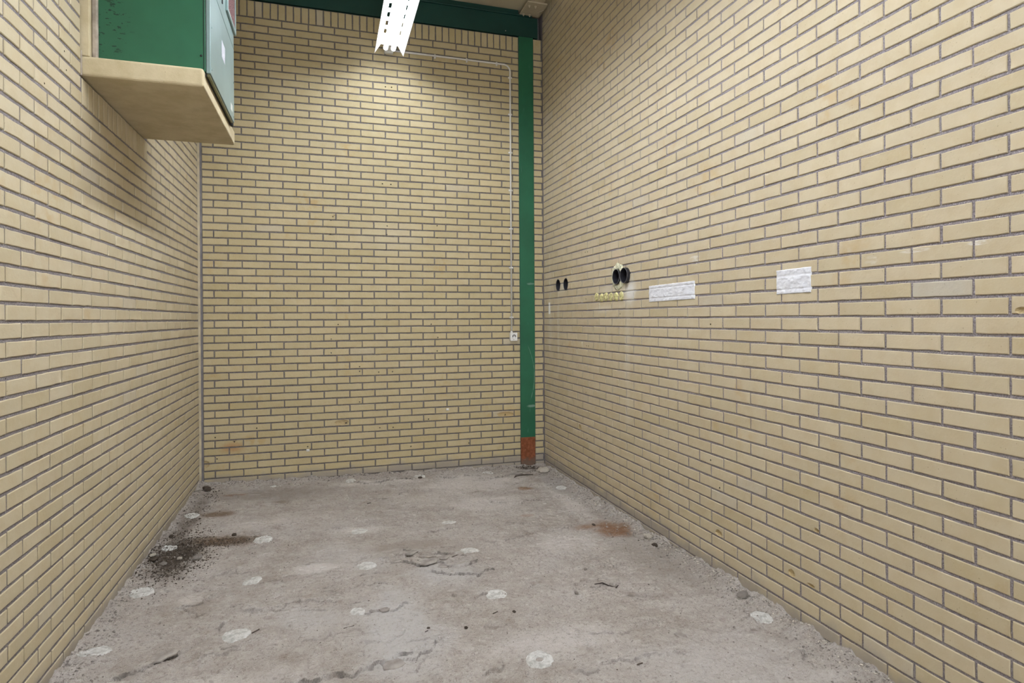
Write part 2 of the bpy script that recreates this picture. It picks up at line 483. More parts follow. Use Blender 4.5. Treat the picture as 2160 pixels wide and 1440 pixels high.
# left wall (u = y)
SY0, SY1 = 3.085, 4.088                    # concrete surround in the left wall
SZ0, SZ1 = H + 1.083, H + 1.170            # projecting shelf
ST = 3.62                                   # top of the surround
w = Wall((XL, 0, 0), (0, 1, 0), (1, 0, 0), .0042, .0122, .0098)
kb = math.floor((ZC - H) / P)
w.courses(-24, kb, lambda k: yL + (0 if k % 2 == 0 else .5) * S, Y0, 5.548,
          skip=[(SY0 - .012, SY1 + .012, H + 17 * P, ST + .01), (SY0 - .004, SY1 + .004, H + 15 * P, H + 17 * P)])
for i in range(15):
    a = SY0 + (SY1 - SY0) * i / 15; b = SY0 + (SY1 - SY0) * (i + 1) / 15
    w.brick(a + .006, b - .006, H + 15 * P + J / 2, H + 17 * P - .004)
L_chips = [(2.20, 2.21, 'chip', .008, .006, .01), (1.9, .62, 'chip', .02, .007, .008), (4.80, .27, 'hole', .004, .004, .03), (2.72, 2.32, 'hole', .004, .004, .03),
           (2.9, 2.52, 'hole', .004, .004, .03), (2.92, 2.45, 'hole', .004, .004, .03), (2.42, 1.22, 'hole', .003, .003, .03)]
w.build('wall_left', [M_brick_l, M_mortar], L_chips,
        [(Y0, D + .1, -.15, H + 17 * P, 1), (Y0, SY0 - .01, H + 17 * P, ZC, 0), (SY1 + .01, D + .1, H + 17 * P, ZC, 0), (SY0 - .01, SY1 + .01, ST + .01, ZC, 0)])
# back wall (u = x)
CX0, CX1 = 1.797, 1.945
w = Wall((0, D, 0), (1, 0, 0), (0, -1, 0), .0048)
phB = lambda k: xB + (.5 if k % 2 == 0 else 0) * S
w.courses(-24, 41, phB, XL + .030, CX0 - .003)
x = XL + .030 - .02
zs0, zs1 = H + 41 * P + J / 2, 4.145
i = 0
while x < CX0 - .01:
    a, b = max(x + .0055, XL + .03), min(x + .0625 - .0055, CX0 - .003)
    w.brick(a, b, zs0, zs1); x += .0625
for k in range(-24, 41):
    z0 = H + k * P + J / 2; z1 = H + (k + 1) * P - J / 2
    w.brick(CX1 + .004, XR - (.004 if k % 2 else .014), z0, z1)
w.brick(CX1 + .004, XR - .014, zs0, zs1)
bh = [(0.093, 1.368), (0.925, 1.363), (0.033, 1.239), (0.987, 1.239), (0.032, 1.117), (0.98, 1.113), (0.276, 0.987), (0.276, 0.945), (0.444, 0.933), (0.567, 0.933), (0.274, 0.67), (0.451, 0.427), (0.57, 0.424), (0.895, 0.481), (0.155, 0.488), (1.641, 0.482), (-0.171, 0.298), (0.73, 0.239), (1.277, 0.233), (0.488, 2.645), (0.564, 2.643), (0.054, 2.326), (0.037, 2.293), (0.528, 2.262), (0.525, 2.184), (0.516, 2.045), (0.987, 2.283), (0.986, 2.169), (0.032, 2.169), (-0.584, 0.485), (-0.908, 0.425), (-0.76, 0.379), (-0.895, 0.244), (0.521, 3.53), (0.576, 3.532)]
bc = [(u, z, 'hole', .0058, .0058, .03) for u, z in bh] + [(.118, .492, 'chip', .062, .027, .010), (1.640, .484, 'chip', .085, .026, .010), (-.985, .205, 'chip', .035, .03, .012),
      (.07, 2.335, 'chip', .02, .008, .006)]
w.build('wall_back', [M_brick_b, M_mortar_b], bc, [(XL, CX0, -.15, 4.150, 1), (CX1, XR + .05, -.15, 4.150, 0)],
        backing=(XL - .1, XR + .1, 4.1, ZC, -.14, -.102))
wb = bpy.data.objects['wall_back']
# right wall (u = y, seen from the other side)
w = Wall((XR, 0, 0), (0, 1, 0), (-1, 0, 0), .0042, .0104, .0092)
w.courses(-24, 46, lambda k: yR + (0 if k % 2 else .5) * S, Y0, D - .012, skip=[(5.30, 5.60, 4.37, 4.5)])
y = D - .015
while y > Y0:
    w.brick(y - .0625 + .0055, y - .0055, H + 46 * P + J / 2, ZC - .004); y -= .0625
# the one pale grey brick right of the plaster patches
for n_, b in enumerate(w.bricks):
    if b[0] < 1.576 < b[1] and b[2] < 1.504 < b[3]: w.bricks[n_] = (*b[:4], 1.5)
    if b[0] < 2.45 < b[1] and b[2] < .55 < b[3]: w.bricks[n_] = (*b[:4], 1.3)
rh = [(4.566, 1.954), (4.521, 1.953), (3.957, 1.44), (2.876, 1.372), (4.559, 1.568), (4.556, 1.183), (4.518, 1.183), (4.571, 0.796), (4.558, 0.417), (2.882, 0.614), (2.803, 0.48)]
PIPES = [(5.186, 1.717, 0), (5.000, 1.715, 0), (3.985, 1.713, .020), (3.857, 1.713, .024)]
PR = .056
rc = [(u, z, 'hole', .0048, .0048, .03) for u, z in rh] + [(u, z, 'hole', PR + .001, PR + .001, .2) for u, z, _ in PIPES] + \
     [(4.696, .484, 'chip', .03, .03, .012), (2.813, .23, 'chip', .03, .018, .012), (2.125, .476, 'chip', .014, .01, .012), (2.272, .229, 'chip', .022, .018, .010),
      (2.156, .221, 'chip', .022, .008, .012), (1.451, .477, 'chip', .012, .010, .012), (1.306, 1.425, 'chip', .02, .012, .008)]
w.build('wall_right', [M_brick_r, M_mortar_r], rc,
        [(Y0, 3.6, -.15, ZC, 1), (3.6, 5.4, 1.55, 1.87, 1), (3.6, 5.4, -.15, 1.55, 1), (3.6, 5.4, 1.87, ZC, 1), (5.4, D + .1, -.15, ZC, 0)])

# unseen wall behind the camera; its doorway is added for fill light
bm = bmesh.new()
for a, b, c, d in ((XL - .1, -.85, 0, ZC), (1.85, XR + .1, 0, ZC), (-.85, 1.85, 3.2, ZC)):
    box(bm, a, b, Y0 - .1, Y0, c - .1 if c == 0 else c, d)
tag(bm_obj('wall_front_unseen', bm, M_conc), kind='structure')
bm = bmesh.new(); box(bm, XL - .1, XR + .1, Y0 - .1, D + .25, ZC, ZC + .1)
tag(bm_obj('ceiling', bm, M_ceiling), kind='structure')
# movement joint in the left rear corner
bm = bmesh.new(); box(bm, XL - .004, XL + .013, D - .010, D + .004, -.1, 4.15)
tag(bm_obj('trim_1', bm, M_strip), kind='structure')
bm = bmesh.new(); box(bm, XL + .013, XL + .029, D - .004, D + .004, -.1, 4.15)
tag(bm_obj('trim_2', bm, M_sealant), kind='structure')

# ------------------------------------------------------------------ floor
LEDGES = [  # polylines of broken screed edges: (points, height, fade width), raised on the left of the direction of travel
    ([(-.80, 2.70), (-.70, 2.74), (-.66, 2.80), (-.60, 2.83), (-.52, 2.93), (-.46, 3.03)], .010, .16),
    ([(-.72, 3.28), (-.63, 3.27), (-.57, 3.36), (-.55, 3.42)], .007, .10),
    ([(-.46, 2.80), (-.40, 2.80), (-.35, 2.83), (-.28, 2.83)], .006, .12),
    ([(-.10, 2.44), (.02, 2.46), (.10, 2.44), (.22, 2.50), (.33, 2.54)], .010, .14),
    ([(.34, 3.57), (.44, 3.53), (.50, 3.42), (.58, 3.45), (.66, 3.38), (.75, 3.36), (.82, 3.41)], .011, .10),
    ([(.43, 3.66), (.54, 3.58), (.62, 3.60), (.72, 3.55)], .010, .07),
    ([(.52, 3.36), (.62, 3.28), (.72, 3.26), (.78, 3.20), (.88, 3.27)], .009, .09),
    ([(.60, 3.02), (.70, 2.96), (.80, 2.98), (.88, 2.94)], .007, .10),
    ([(.14, 2.93), (.24, 2.98), (.30, 2.96), (.36, 3.0)], .006, .08),
    ([(1.30, 2.86), (1.38, 2.90), (1.44, 2.85), (1.50, 2.87)], .007, .09),
    ([(1.22, 4.55), (1.32, 4.50), (1.42, 4.42), (1.50, 4.50), (1.62, 4.50)], .009, .16),
    ([(1.35, 3.86), (1.44, 3.78), (1.55, 3.80), (1.62, 3.86)], .005, .12),
    ([(.62, 3.98), (.70, 3.99), (.75, 4.03), (.80, 4.02)], .006, .06),
    ([(1.30, 5.25), (1.38, 5.20), (1.46, 5.24), (1.60, 5.26)], .012, .08),
    ([(.95, 5.35), (1.1, 5.30), (1.2, 5.36), (1.32, 5.30)], .010, .08),
    ([(.2, 5.36), (.35, 5.30), (.5, 5.38), (.7, 5.34)], .010, .07),
    ([(.25, 2.50), (.33, 2.46), (.40, 2.52), (.44, 2.58)], .008, .08),
    ([(1.1, 2.45), (1.25, 2.40), (1.35, 2.46), (1.5, 2.44)], .005, .10),
    ([(-.05, 3.25), (.05, 3.22), (.16, 3.27), (.3, 3.24)], .005, .08),
    ([(-.4, 3.15), (-.25, 3.1), (-.15, 3.16), (-.0, 3.12)], .006, .10),
    ([(.9, 2.2), (1.0, 2.17), (1.1, 2.22), (1.25, 2.2)], .006, .10),
    ([(.95, 3.72), (1.06, 3.68), (1.16, 3.72), (1.3, 3.74)], .005, .08),
]
_lr = random.Random(23)
for _i in range(110):
    _x, _y = _lr.uniform(XL + .1, XR - .1), 1.9 + 3.6 * _lr.random() ** 1.1
    _n = _lr.randint(3, 6); _p = [(_x, _y)]; _a = _lr.gauss(.15, .45)
    for _j in range(_n):
        _a += _lr.gauss(0, .5) - (.3 * (_a - .15)); _st = _lr.uniform(.018, .05)
        _p.append((_p[-1][0] + _st * math.cos(_a), _p[-1][1] + _st * math.sin(_a)))
    LEDGES.append((_p, _lr.uniform(.002, .006), _lr.uniform(.03, .10)))
GROOVES = [([(.02, 3.925), (.3, 3.96), (.62, 4.00), (1.27, 4.13)], .004, .006), ([(1.285, 2.972), (1.44, 2.97)], .004, .006),
           ([(-.2, 4.75), (.15, 4.78), (.55, 4.83)], .003, .008)]
def seg_dist(x, y, pts):
    best = np.full(x.shape, 9.0); side = np.zeros(x.shape)
    for (ax, ay), (bx, by) in zip(pts, pts[1:]):
        dx, dy = bx - ax, by - ay; L2 = dx * dx + dy * dy
        t = np.clip(((x - ax) * dx + (y - ay) * dy) / L2, 0, 1)
        px, py = x - ax - t * dx, y - ay - t * dy
        d = np.hypot(px, py); m = d < best
        best = np.where(m, d, best); side = np.where(m, dx * py - dy * px, side)
    return best, side
def crack_mask(x, y):
    wx = x + .035 * fbm(x * 14, y * 14, 31, 3); wy = y + .035 * fbm(x * 14 + 7, y * 14, 37, 3)
    out = np.zeros(x.shape)
    for i, (pts, a, wd) in enumerate(LEDGES):
        cx = sum(p[0] for p in pts) / len(pts); cy = sum(p[1] for p in pts) / len(pts)
        m = (np.abs(x - cx) < .45) & (np.abs(y - cy) < .3)
        if not m.any(): continue
        d, s = seg_dist(wx[m], wy[m], pts)
        k = np.exp(-(d / .0036) ** 2) * sm(-.40, .12, pnoise(x[m] * 10 + i, y[m] * 10, 91 + i % 7)) * min(1, a / .009)
        out[m] = np.maximum(out[m], k)
    for pts, a, wd in GROOVES:
        d, s = seg_dist(x + .006 * pnoise(x * 8, y * 8, 4), y + .008 * pnoise(x * 8, y * 8, 5), pts)
        out = np.maximum(out, .55 * np.exp(-(d / .004) ** 2) * sm(-.3, .2, pnoise(x * 9, y * 9, 97)))
    return out
def floor_h(x, y, fine=True):
    x = np.atleast_1d(np.asarray(x, float)); y = np.atleast_1d(np.asarray(y, float))
    t = np.clip((x - XL) / (XR - XL), 0, 1)
    h = .012 - .050 * t * sm(2.0, 4.6, y) + .026 * (1 - t) * sm(4.9, 5.55, y)
    h = h + .007 * fbm(x * 1.3, y * 1.3, 3, 3) + .0035 * fbm(x * 6, y * 6, 9, 3)
    # debris banked against the walls
    for d, a in ((x - XL, .016), (XR - x, .024), (D - y, .016)):
        h = h + a * np.exp(-np.clip(d, 0, 9) / .05) * (1 + 1.3 * fbm(x * 9, y * 9, 21, 3))
    if fine:
        wx = x + .035 * fbm(x * 14, y * 14, 31, 3); wy = y + .035 * fbm(x * 14 + 7, y * 14, 37, 3)
        for pts, a, wd in LEDGES:
            cx = sum(p[0] for p in pts) / len(pts); cy = sum(p[1] for p in pts) / len(pts)
            m = (np.abs(x - cx) < .6) & (np.abs(y - cy) < .6)
            if not m.any(): continue
            d, s = seg_dist(wx[m], wy[m], pts)
            e = np.where(s > 0, 1.0 * a * np.exp(-(d / wd) ** 2), -.7 * a * np.exp(-(d / .006) ** 2))
            (ex0, ey0), (ex1, ey1) = pts[0], pts[-1]
            h[m] += e
        for pts, a, wd in GROOVES:
            d, s = seg_dist(x + .006 * pnoise(x * 8, y * 8, 4), y + .008 * pnoise(x * 8, y * 8, 5), pts)
            h = h - a * np.exp(-(d / wd) ** 2)
        # flaking screed: small terraces
        n = fbm(x * 5 + .3, y * 9, 51, 4)
        h = h + .0055 * sm(.16, .175, n) + .0045 * sm(.38, .395, n) - .0045 * sm(.26, .275, -n)
        n_ = fbm(x * 11 + 4, y * 17, 53, 3); h = h + .0030 * sm(.30, .315, n_) * sm(-.1, .25, fbm(x * 2, y * 2, 57, 2))
        h = h + .0011 * fbm(x * 40, y * 40, 61, 3)
        rub = np.exp(-np.minimum(np.minimum(x - XL, XR - x), D - y) / .10)
        soil = np.exp(-(((x + .80) / .30) ** 2 + ((y - 4.0) / .38) ** 2))
        h = h + (.007 * rub + .010 * soil) * np.abs(fbm(x * 26, y * 26, 71, 3)) * 1.6
    return h
def fz(x, y): return float(floor_h([x], [y])[0])

xs = np.linspace(XL - .02, XR + .02, 700)
ys = np.concatenate([np.linspace(Y0 - 1.2, 1.3, 40)[:-1], np.linspace(1.3, 1.9, 80)[:-1], np.linspace(1.9, 3.9, 520)[:-1], np.linspace(3.9, D + .02, 290)])
X, Yg = np.meshgrid(xs, ys)
Z = np.concatenate([floor_h(X[i:i + 60].ravel(), Yg[i:i + 60].ravel()) for i in range(0, len(ys), 60)])
nx, ny = len(xs), len(ys)
co = np.stack([X.ravel(), Yg.ravel(), Z], 1).astype(np.float32)
ii = (np.arange(ny - 1)[:, None] * nx + np.arange(nx - 1)[None]).ravel()
quads = np.stack([ii, ii + 1, ii + nx + 1, ii + nx], 1).astype(np.int32)
me = bpy.data.meshes.new('floor')
me.vertices.add(len(co)); me.vertices.foreach_set('co', co.ravel())
me.loops.add(quads.size); me.loops.foreach_set('vertex_index', quads.ravel())
me.polygons.add(len(quads)); me.polygons.foreach_set('loop_start', np.arange(0, quads.size, 4, dtype=np.int32))
me.update(calc_edges=True)
me.polygons.foreach_set('use_smooth', np.ones(len(quads), bool))
CR = np.concatenate([crack_mask(X[i:i + 60].ravel(), Yg[i:i + 60].ravel()) for i in range(0, len(ys), 60)])
me.attributes.new('crack', 'FLOAT', 'POINT').data.foreach_set('value', CR.astype(np.float32))

f = NT('bare_concrete_floor', .9, .15)
n1 = f.noise(2.2, 3, .6); n2 = f.noise(11, 3, .7); n3 = f.noise(55, 2, .75); n4 = f.noise(240, 1, .7)
c = f.mix(f.rangen(n1, .35, .68), (.325, .282, .245), (.405, .366, .332))
c = f.mix(f.rangen(n2, .36, .70, 0, .75), c, (.45, .412, .375))
c = f.mix(f.rangen(f.noise(7, 3, .7), .56, .72, 0, .55), c, (.245, .200, .165))
c = f.mix(f.rangen(n3, .30, .46, .60, 0), c, (.20, .165, .14))
c = f.mix(f.rangen(n3, .58, .72, 0, .5), c, (.52, .475, .43))
c = f.mix(f.rangen(n4, .58, .70, 0, .40), c, (.58, .54, .50))
c = f.mix(f.rangen(n4, .28, .40, .45, 0), c, (.13, .105, .09))
ck = f.noise(9, 3, .75, f.scaled(.40, 1.3, 1))
ckm = f.math('MULTIPLY', f.rangen(f.math('ABSOLUTE', f.math('SUBTRACT', ck, .5)), .0, .010, 1, 0), f.rangen(n2, .44, .58))
c = f.mix(f.math('MULTIPLY', ckm, .42), c, (.10, .083, .072))
c = f.mix(f.rangen(f.noise(120, 1, .5, f.scaled(.6, 1, 1)), .70, .76, 0, .6), c, (.10, .085, .075))
crk = f.n('ShaderNodeAttribute', attribute_name='crack').outputs['Fac']
GREY = (.47, .45, .425); SOIL = (.085, .064, .047); RUST = (.20, .095, .040); LIGHT = (.60, .56, .52)
for cen, r, col, k in [((.30, 2.75, 0), (.22, .45, .3), GREY, .8), ((.62, 3.30, 0), (.22, .20, .3), GREY, .6), ((.08, 3.75, 0), (.25, .25, .3), (.46, .43, .40), .5),
                       ((-.1, 3.0, 0), (.16, .12, .3), GREY, .5), ((1.5, 2.0, 0), (.5, .35, .3), (.46, .43, .40), .5), ((1.2, 5.15, 0), (.5, .3, .3), LIGHT, .55),
                       ((.75, 4.8, 0), (.35, .2, .3), (.50, .46, .42), .5), ((.22, 4.17, 0), (.2, .08, .3), LIGHT, .55), ((1.80, 4.35, 0), (.10, .5, .3), LIGHT, .5),
                       ((-.05, 3.58, 0), (.18, .06, .3), LIGHT, .5), ((-.66, 3.36, 0), (.07, .09, .3), LIGHT, .5), ((1.15, 4.5, 0), (.4, .25, .3), LIGHT, .45), ((.95, 2.45, 0), (.35, .12, .3), LIGHT, .4), ((-.3, 4.5, 0), (.4, .15, .3), LIGHT, .35), ((1.45, 3.55, 0), (.25, .2, .3), LIGHT, .4), ((.45, 5.3, 0), (.5, .08, .3), LIGHT, .5), ((-.4, 2.5, 0), (.4, .12, .3), LIGHT, .35),
                       ((.45, 3.80, 0), (.3, .12, .3), (.27, .225, .185), .6), ((1.85, 3.2, 0), (.2, .6, .3), (.26, .225, .195), .5),
                       ((-.86, 3.98, 0), (.17, .30, .3), SOIL, .95), ((-.62, 4.18, 0), (.24, .12, .3), (.12, .075, .04), .9), ((-.78, 4.78, 0), (.14, .07, .3), (.14, .085, .045), .8),
                       ((-.93, 4.62, 0), (.07, .6, .3), (.12, .095, .075), .75), ((-.45, 5.2, 0), (.55, .16, .3), (.21, .18, .155), .6), ((-.70, 5.22, 0), (.10, .03, .3), RUST, .6), ((-.36, 4.97, 0), (.08, .05, .3), (.17, .13, .09), .7),
                       ((1.83, 3.70, 0), (.14, .18, .3), RUST, .85), ((1.70, 3.80, 0), (.10, .06, .3), RUST, .7), ((1.60, 4.83, 0), (.08, .05, .3), (.24, .14, .07), .8),
                       ((1.38, 4.15, 0), (.06, .03, .3), (.34, .22, .15), .4), ((1.87, 5.48, 0), (.13, .10, .3), (.075, .055, .042), .85), ((1.88, 4.9, 0), (.08, .4, .3), (.30, .28, .265), .6)]:
    c = f.mix(f.math('MULTIPLY', f.blob(cen, (r[0], r[1], 99.0), .7, .75, 5), f.math('MULTIPLY', f.rangen(n3, .30, .52, .55, 1), k)), c, col)
c = f.mix(f.math('MULTIPLY', crk, .70), c, (.050, .042, .036))  # dark colour stands in for the shade down in the cracks
f.color(c)
hgt = f.math('ADD', f.math('MULTIPLY', n3, .9), f.math('MULTIPLY', n4, .35))
f.bump(hgt, .75, .007)
me.materials.append(f.m)
floor = link(bpy.data.objects.new('floor', me)); tag(floor, kind='structure')

# ------------------------------------------------------------------ green steelwork
def part(name, mat, parent, fn, smooth=False):
    bm = bmesh.new(); fn(bm); return bm_obj(name, bm, mat, parent, smooth)
def local(parent, bm_fn):
    """build in world coordinates, then shift to the parent's origin"""
    off = -Vector(parent.location)
    def fn(bm):
        bm_fn(bm); bmesh.ops.translate(bm, vec=off, verts=bm.verts[:])
    return fn
def wpart(name, mat, parent, fn, smooth=False):
    """part built in world coordinates whose origin stays at the world's (keeps object-space patterns in place)"""
    bm = bmesh.new(); fn(bm)
    o = bm_obj(name, bm, mat, None, smooth)
    o.parent = parent; o.matrix_parent_inverse = Matrix.Translation(-Vector(parent.location))
    return o

col_ = tag(empty('steel_column', ((CX0 + CX1) / 2, D, fz(1.87, 5.5))), 'tall green painted steel column set flush in the back brick wall, red-brown at its foot', 'column')
wpart('shaft', M_steel, col_, lambda bm: box(bm, CX0, CX1, D - .006, D + .09, .252, 4.157, .0015, 1))
o = wpart('column_foot', M_primer, col_, lambda bm: box(bm, CX0 + .001, CX1 - .001, D - .0055, D + .09, -.06, .252, .0012, 1)); o['label'] = 'bare red-brown primed foot of the column'
bmm = tag(empty('steel_beam', (.5, D, 4.157)), 'dark green steel beam across the top of the back wall', 'beam')
BX1 = 1.992
wpart('web', M_beam, bmm, lambda bm: box(bm, XL + .003, BX1, D - .010, D + .10, 4.157, 4.350, .0015, 1))
wpart('top_flange', M_beam, bmm, lambda bm: (box(bm, XL + .003, BX1 - .06, D - .024, D + .10, 4.350, 4.362, .003, 2)))
wpart('upper_fascia', M_beam, bmm, lambda bm: box(bm, XL + .003, 1.80, D + .004, D + .10, 4.362, ZC - .001))
wpart('screw', M_zinc, bmm, lambda bm: lathe(bm, [(0, .004), (.004, .003), (.005, 0)], (1.665, D - .010, 4.19), (0, -1, 0), 10))

rb = tag(empty('roof_beam', (1.9, 5.44, 4.36)), 'beige steel roof beam along the right wall, bolted down at the rear corner', 'beam')
wpart('bearing_plate', M_beige, rb, lambda bm: box(bm, 1.806, 2.002, 5.312, 5.568, 4.3625, 4.376, .003, 2))
wpart('beam_flange', M_beige, rb, lambda bm: box(bm, 1.838, 1.968, Y0 + .01, 5.50, 4.376, ZC - .001, .002, 1))
for bx, by in ((1.842, 5.372), (1.903, 5.372), (1.838, 5.536), (1.901, 5.536)):
    def bolt(bm, bx=bx, by=by):
        lathe(bm, [(.013, 0), (.013, .002), (.0105, .0025), (.0105, .011), (.009, .012), (.006, .012), (.006, .020), (0, .021)], (bx, by, 4.363), (0, 0, -1), 6)
    wpart('bolt', M_beige, rb, bolt)
def clip_(bm):
    tube(bm, [(1.955, 5.46, 4.352), (1.995, 5.40, 4.352)], .004, 8)
    lathe(bm, [(.011, 0), (.011, .014), (0, .015)], (1.97, 5.475, 4.363), (0, 0, -1), 8)
wpart('cable_clamp', M_beige, rb, clip_)

# ------------------------------------------------------------------ concrete shelf and green cabinet on the left wall
sh = tag(empty('concrete_shelf', (XL, (SY0 + SY1) / 2, SZ0)), 'beige concrete shelf slab jutting from the left wall, carrying the green cabinet', 'shelf')
wpart('slab', M_conc, sh, lambda bm: box(bm, XL - .09, -.5405, SY0 - .004, SY1 - .02, SZ0, SZ1, .012, 3))
wpart('jamb', M_conc, sh, lambda bm: box(bm, XL - .09, XL + .030, SY0 - .002, SY0 + .045, SZ1, ST - .08, .004, 2))
wpart('jamb', M_conc, sh, lambda bm: box(bm, XL - .09, XL + .030, SY1 - .055, SY1 - .005, SZ1, ST - .08, .004, 2))
wpart('lintel', M_conc, sh, lambda bm: box(bm, XL - .09, XL + .030, SY0 - .002, SY1 - .005, ST - .08, ST, .004, 2))
o = wpart('mortar_joint', M_caulk, sh, lambda bm: box(bm, XL - .02, XL + .004, SY0 - .014, SY0 - .004, SZ0 - .004, SZ1 + .02, .002, 1)); o['label'] = 'crumbly grey mortar joint beside the slab'

BX0, BXD, BXF, BYA, BYB = XL + .052, -.535, -.516, 3.118, 3.866
BZ0, BZ1 = SZ1 - .001, 3.50
cab = tag(empty('cabinet', ((BX0 + BXF) / 2, (BYA + BYB) / 2, SZ1)), 'green metal equipment cabinet standing on the concrete shelf high on the left wall', 'cabinet')
wpart('housing', M_green, cab, lambda bm: box(bm, BX0, BXD - .002, BYA + .004, BYB - .004, BZ0, BZ1, .003, 2))
o = wpart('side_seal', M_caulk, cab, lambda bm: box(bm, XL + .031, BX0 + .001, BYA - .012, BYA + .03, BZ0, BZ1 - .02, .006, 3)); o['label'] = 'grey spotted sealing strip between cabinet and wall frame'
# front: lower door, upper panel
ZS = 3.007
def door_(bm): box(bm, BXD, BXF, BYA, BYB, 2.572, ZS - .0015, .0028, 2)
door = wpart('door', M_greensheen, cab, door_)
wpart('upper_panel', M_greensheen, cab, lambda bm: box(bm, BXD, BXF, BYA, BYB, ZS + .0015, BZ1, .0028, 2))
def seam(bm): box(bm, BXD - .012, BXD - .0095, BYA + .0025, BYA + .0045, BZ0 + .01, BZ1 - .005)
wpart('side_seam', M_dark, cab, seam)
def scr(y, z, x):
    def fn(bm): lathe(bm, [(0, .0035), (.004, .003), (.0055, 0)], (x, y, z), (1, 0, 0), 10)
    return fn
wpart('screw', M_dark, cab, lambda bm: lathe(bm, [(0, .0035), (.004, .003), (.0055, 0)], (-.557, BYA + .004, 2.652), (0, -1, 0), 10))
for yy, zz in ((3.145, 2.60), (3.145, 2.80), (3.145, 2.98), (3.84, 2.60), (3.84, 2.80)):
    wpart('rivet', M_greensheen, cab, scr(yy, zz, BXF - .0005))
def gut(bm):
    tube(bm, [(BXF - .012, BYA + .012, 2.5665), (BXF - .012, BYB - .006, 2.5665)], .0075, 12)
o = wpart('gutter_rail', M_gutter, cab, gut); o['label'] = 'olive rail below the cabinet door'
wpart('gap_shade_strip', M_dark, cab, lambda bm: (box(bm, BXD - .004, BXF - .018, BYA + .004, BYB - .004, 2.556, 2.573), box(bm, BXD - .002, BXF - .004, BYB - .03, BYB + .002, 2.550, 2.571, .002, 1)))  # black strips stand in for the shade in the gap under the door
# ventilation grille on the upper panel
GY0, GY1, GZ0, GZ1 = 3.572, 3.882, 3.092, 3.45
gr = wpart('ventilation_grille', M_greensheen, cab, lambda bm: (box(bm, BXF, BXF + .012, GY0, GY0 + .024, GZ0, GZ1, .002, 1), box(bm, BXF, BXF + .012, GY1 - .020, GY1, GZ0, GZ1, .002, 1),
            box(bm, BXF, BXF + .012, GY0 + .024, GY1 - .020, GZ0, GZ0 + .024, .002, 1), box(bm, BXF, BXF + .012, GY0 + .024, GY1 - .02, GZ1 - .024, GZ1, .002, 1)))
def meshfn(bm):
    y = GY0 + .024
    while y < GY1 - .02:
        box(bm, BXF + .003, BXF + .007, y, y + .004, GZ0 + .024, GZ1 - .024); y += .0115
    z = GZ0 + .024
    while z < GZ1 - .024:
        box(bm, BXF + .0035, BXF + .0075, GY0 + .024, GY1 - .02, z, z + .004); z += .0115
    box(bm, BXF + .0002, BXF + .001, GY0 + .02, GY1 - .02, GZ0 + .02, GZ1 - .02)
g2 = wpart('wire_mesh', M_mesh, cab, meshfn); g2.parent = gr; g2.matrix_parent_inverse = Matrix.Identity(4); g2['label'] = 'reddish grey mesh of the grille'
wpart('keyhole', M_dark, cab, lambda bm: box(bm, BXF, BXF + .004, 3.447, 3.462, 3.070, 3.092, .001, 1))
def sticker(bm): box(bm, BXF, BXF + .0006, 3.435, 3.540, 2.782, 2.870)
s1 = wpart('data_sticker', M_label, cab, sticker); s1['label'] = 'worn white paper sticker with faded print'
s2 = wpart('small_sticker', M_white, cab, lambda bm: box(bm, BXF, BXF + .0006, 3.735, 3.795, 2.612, 2.650)); s2['label'] = 'small blank white sticker'

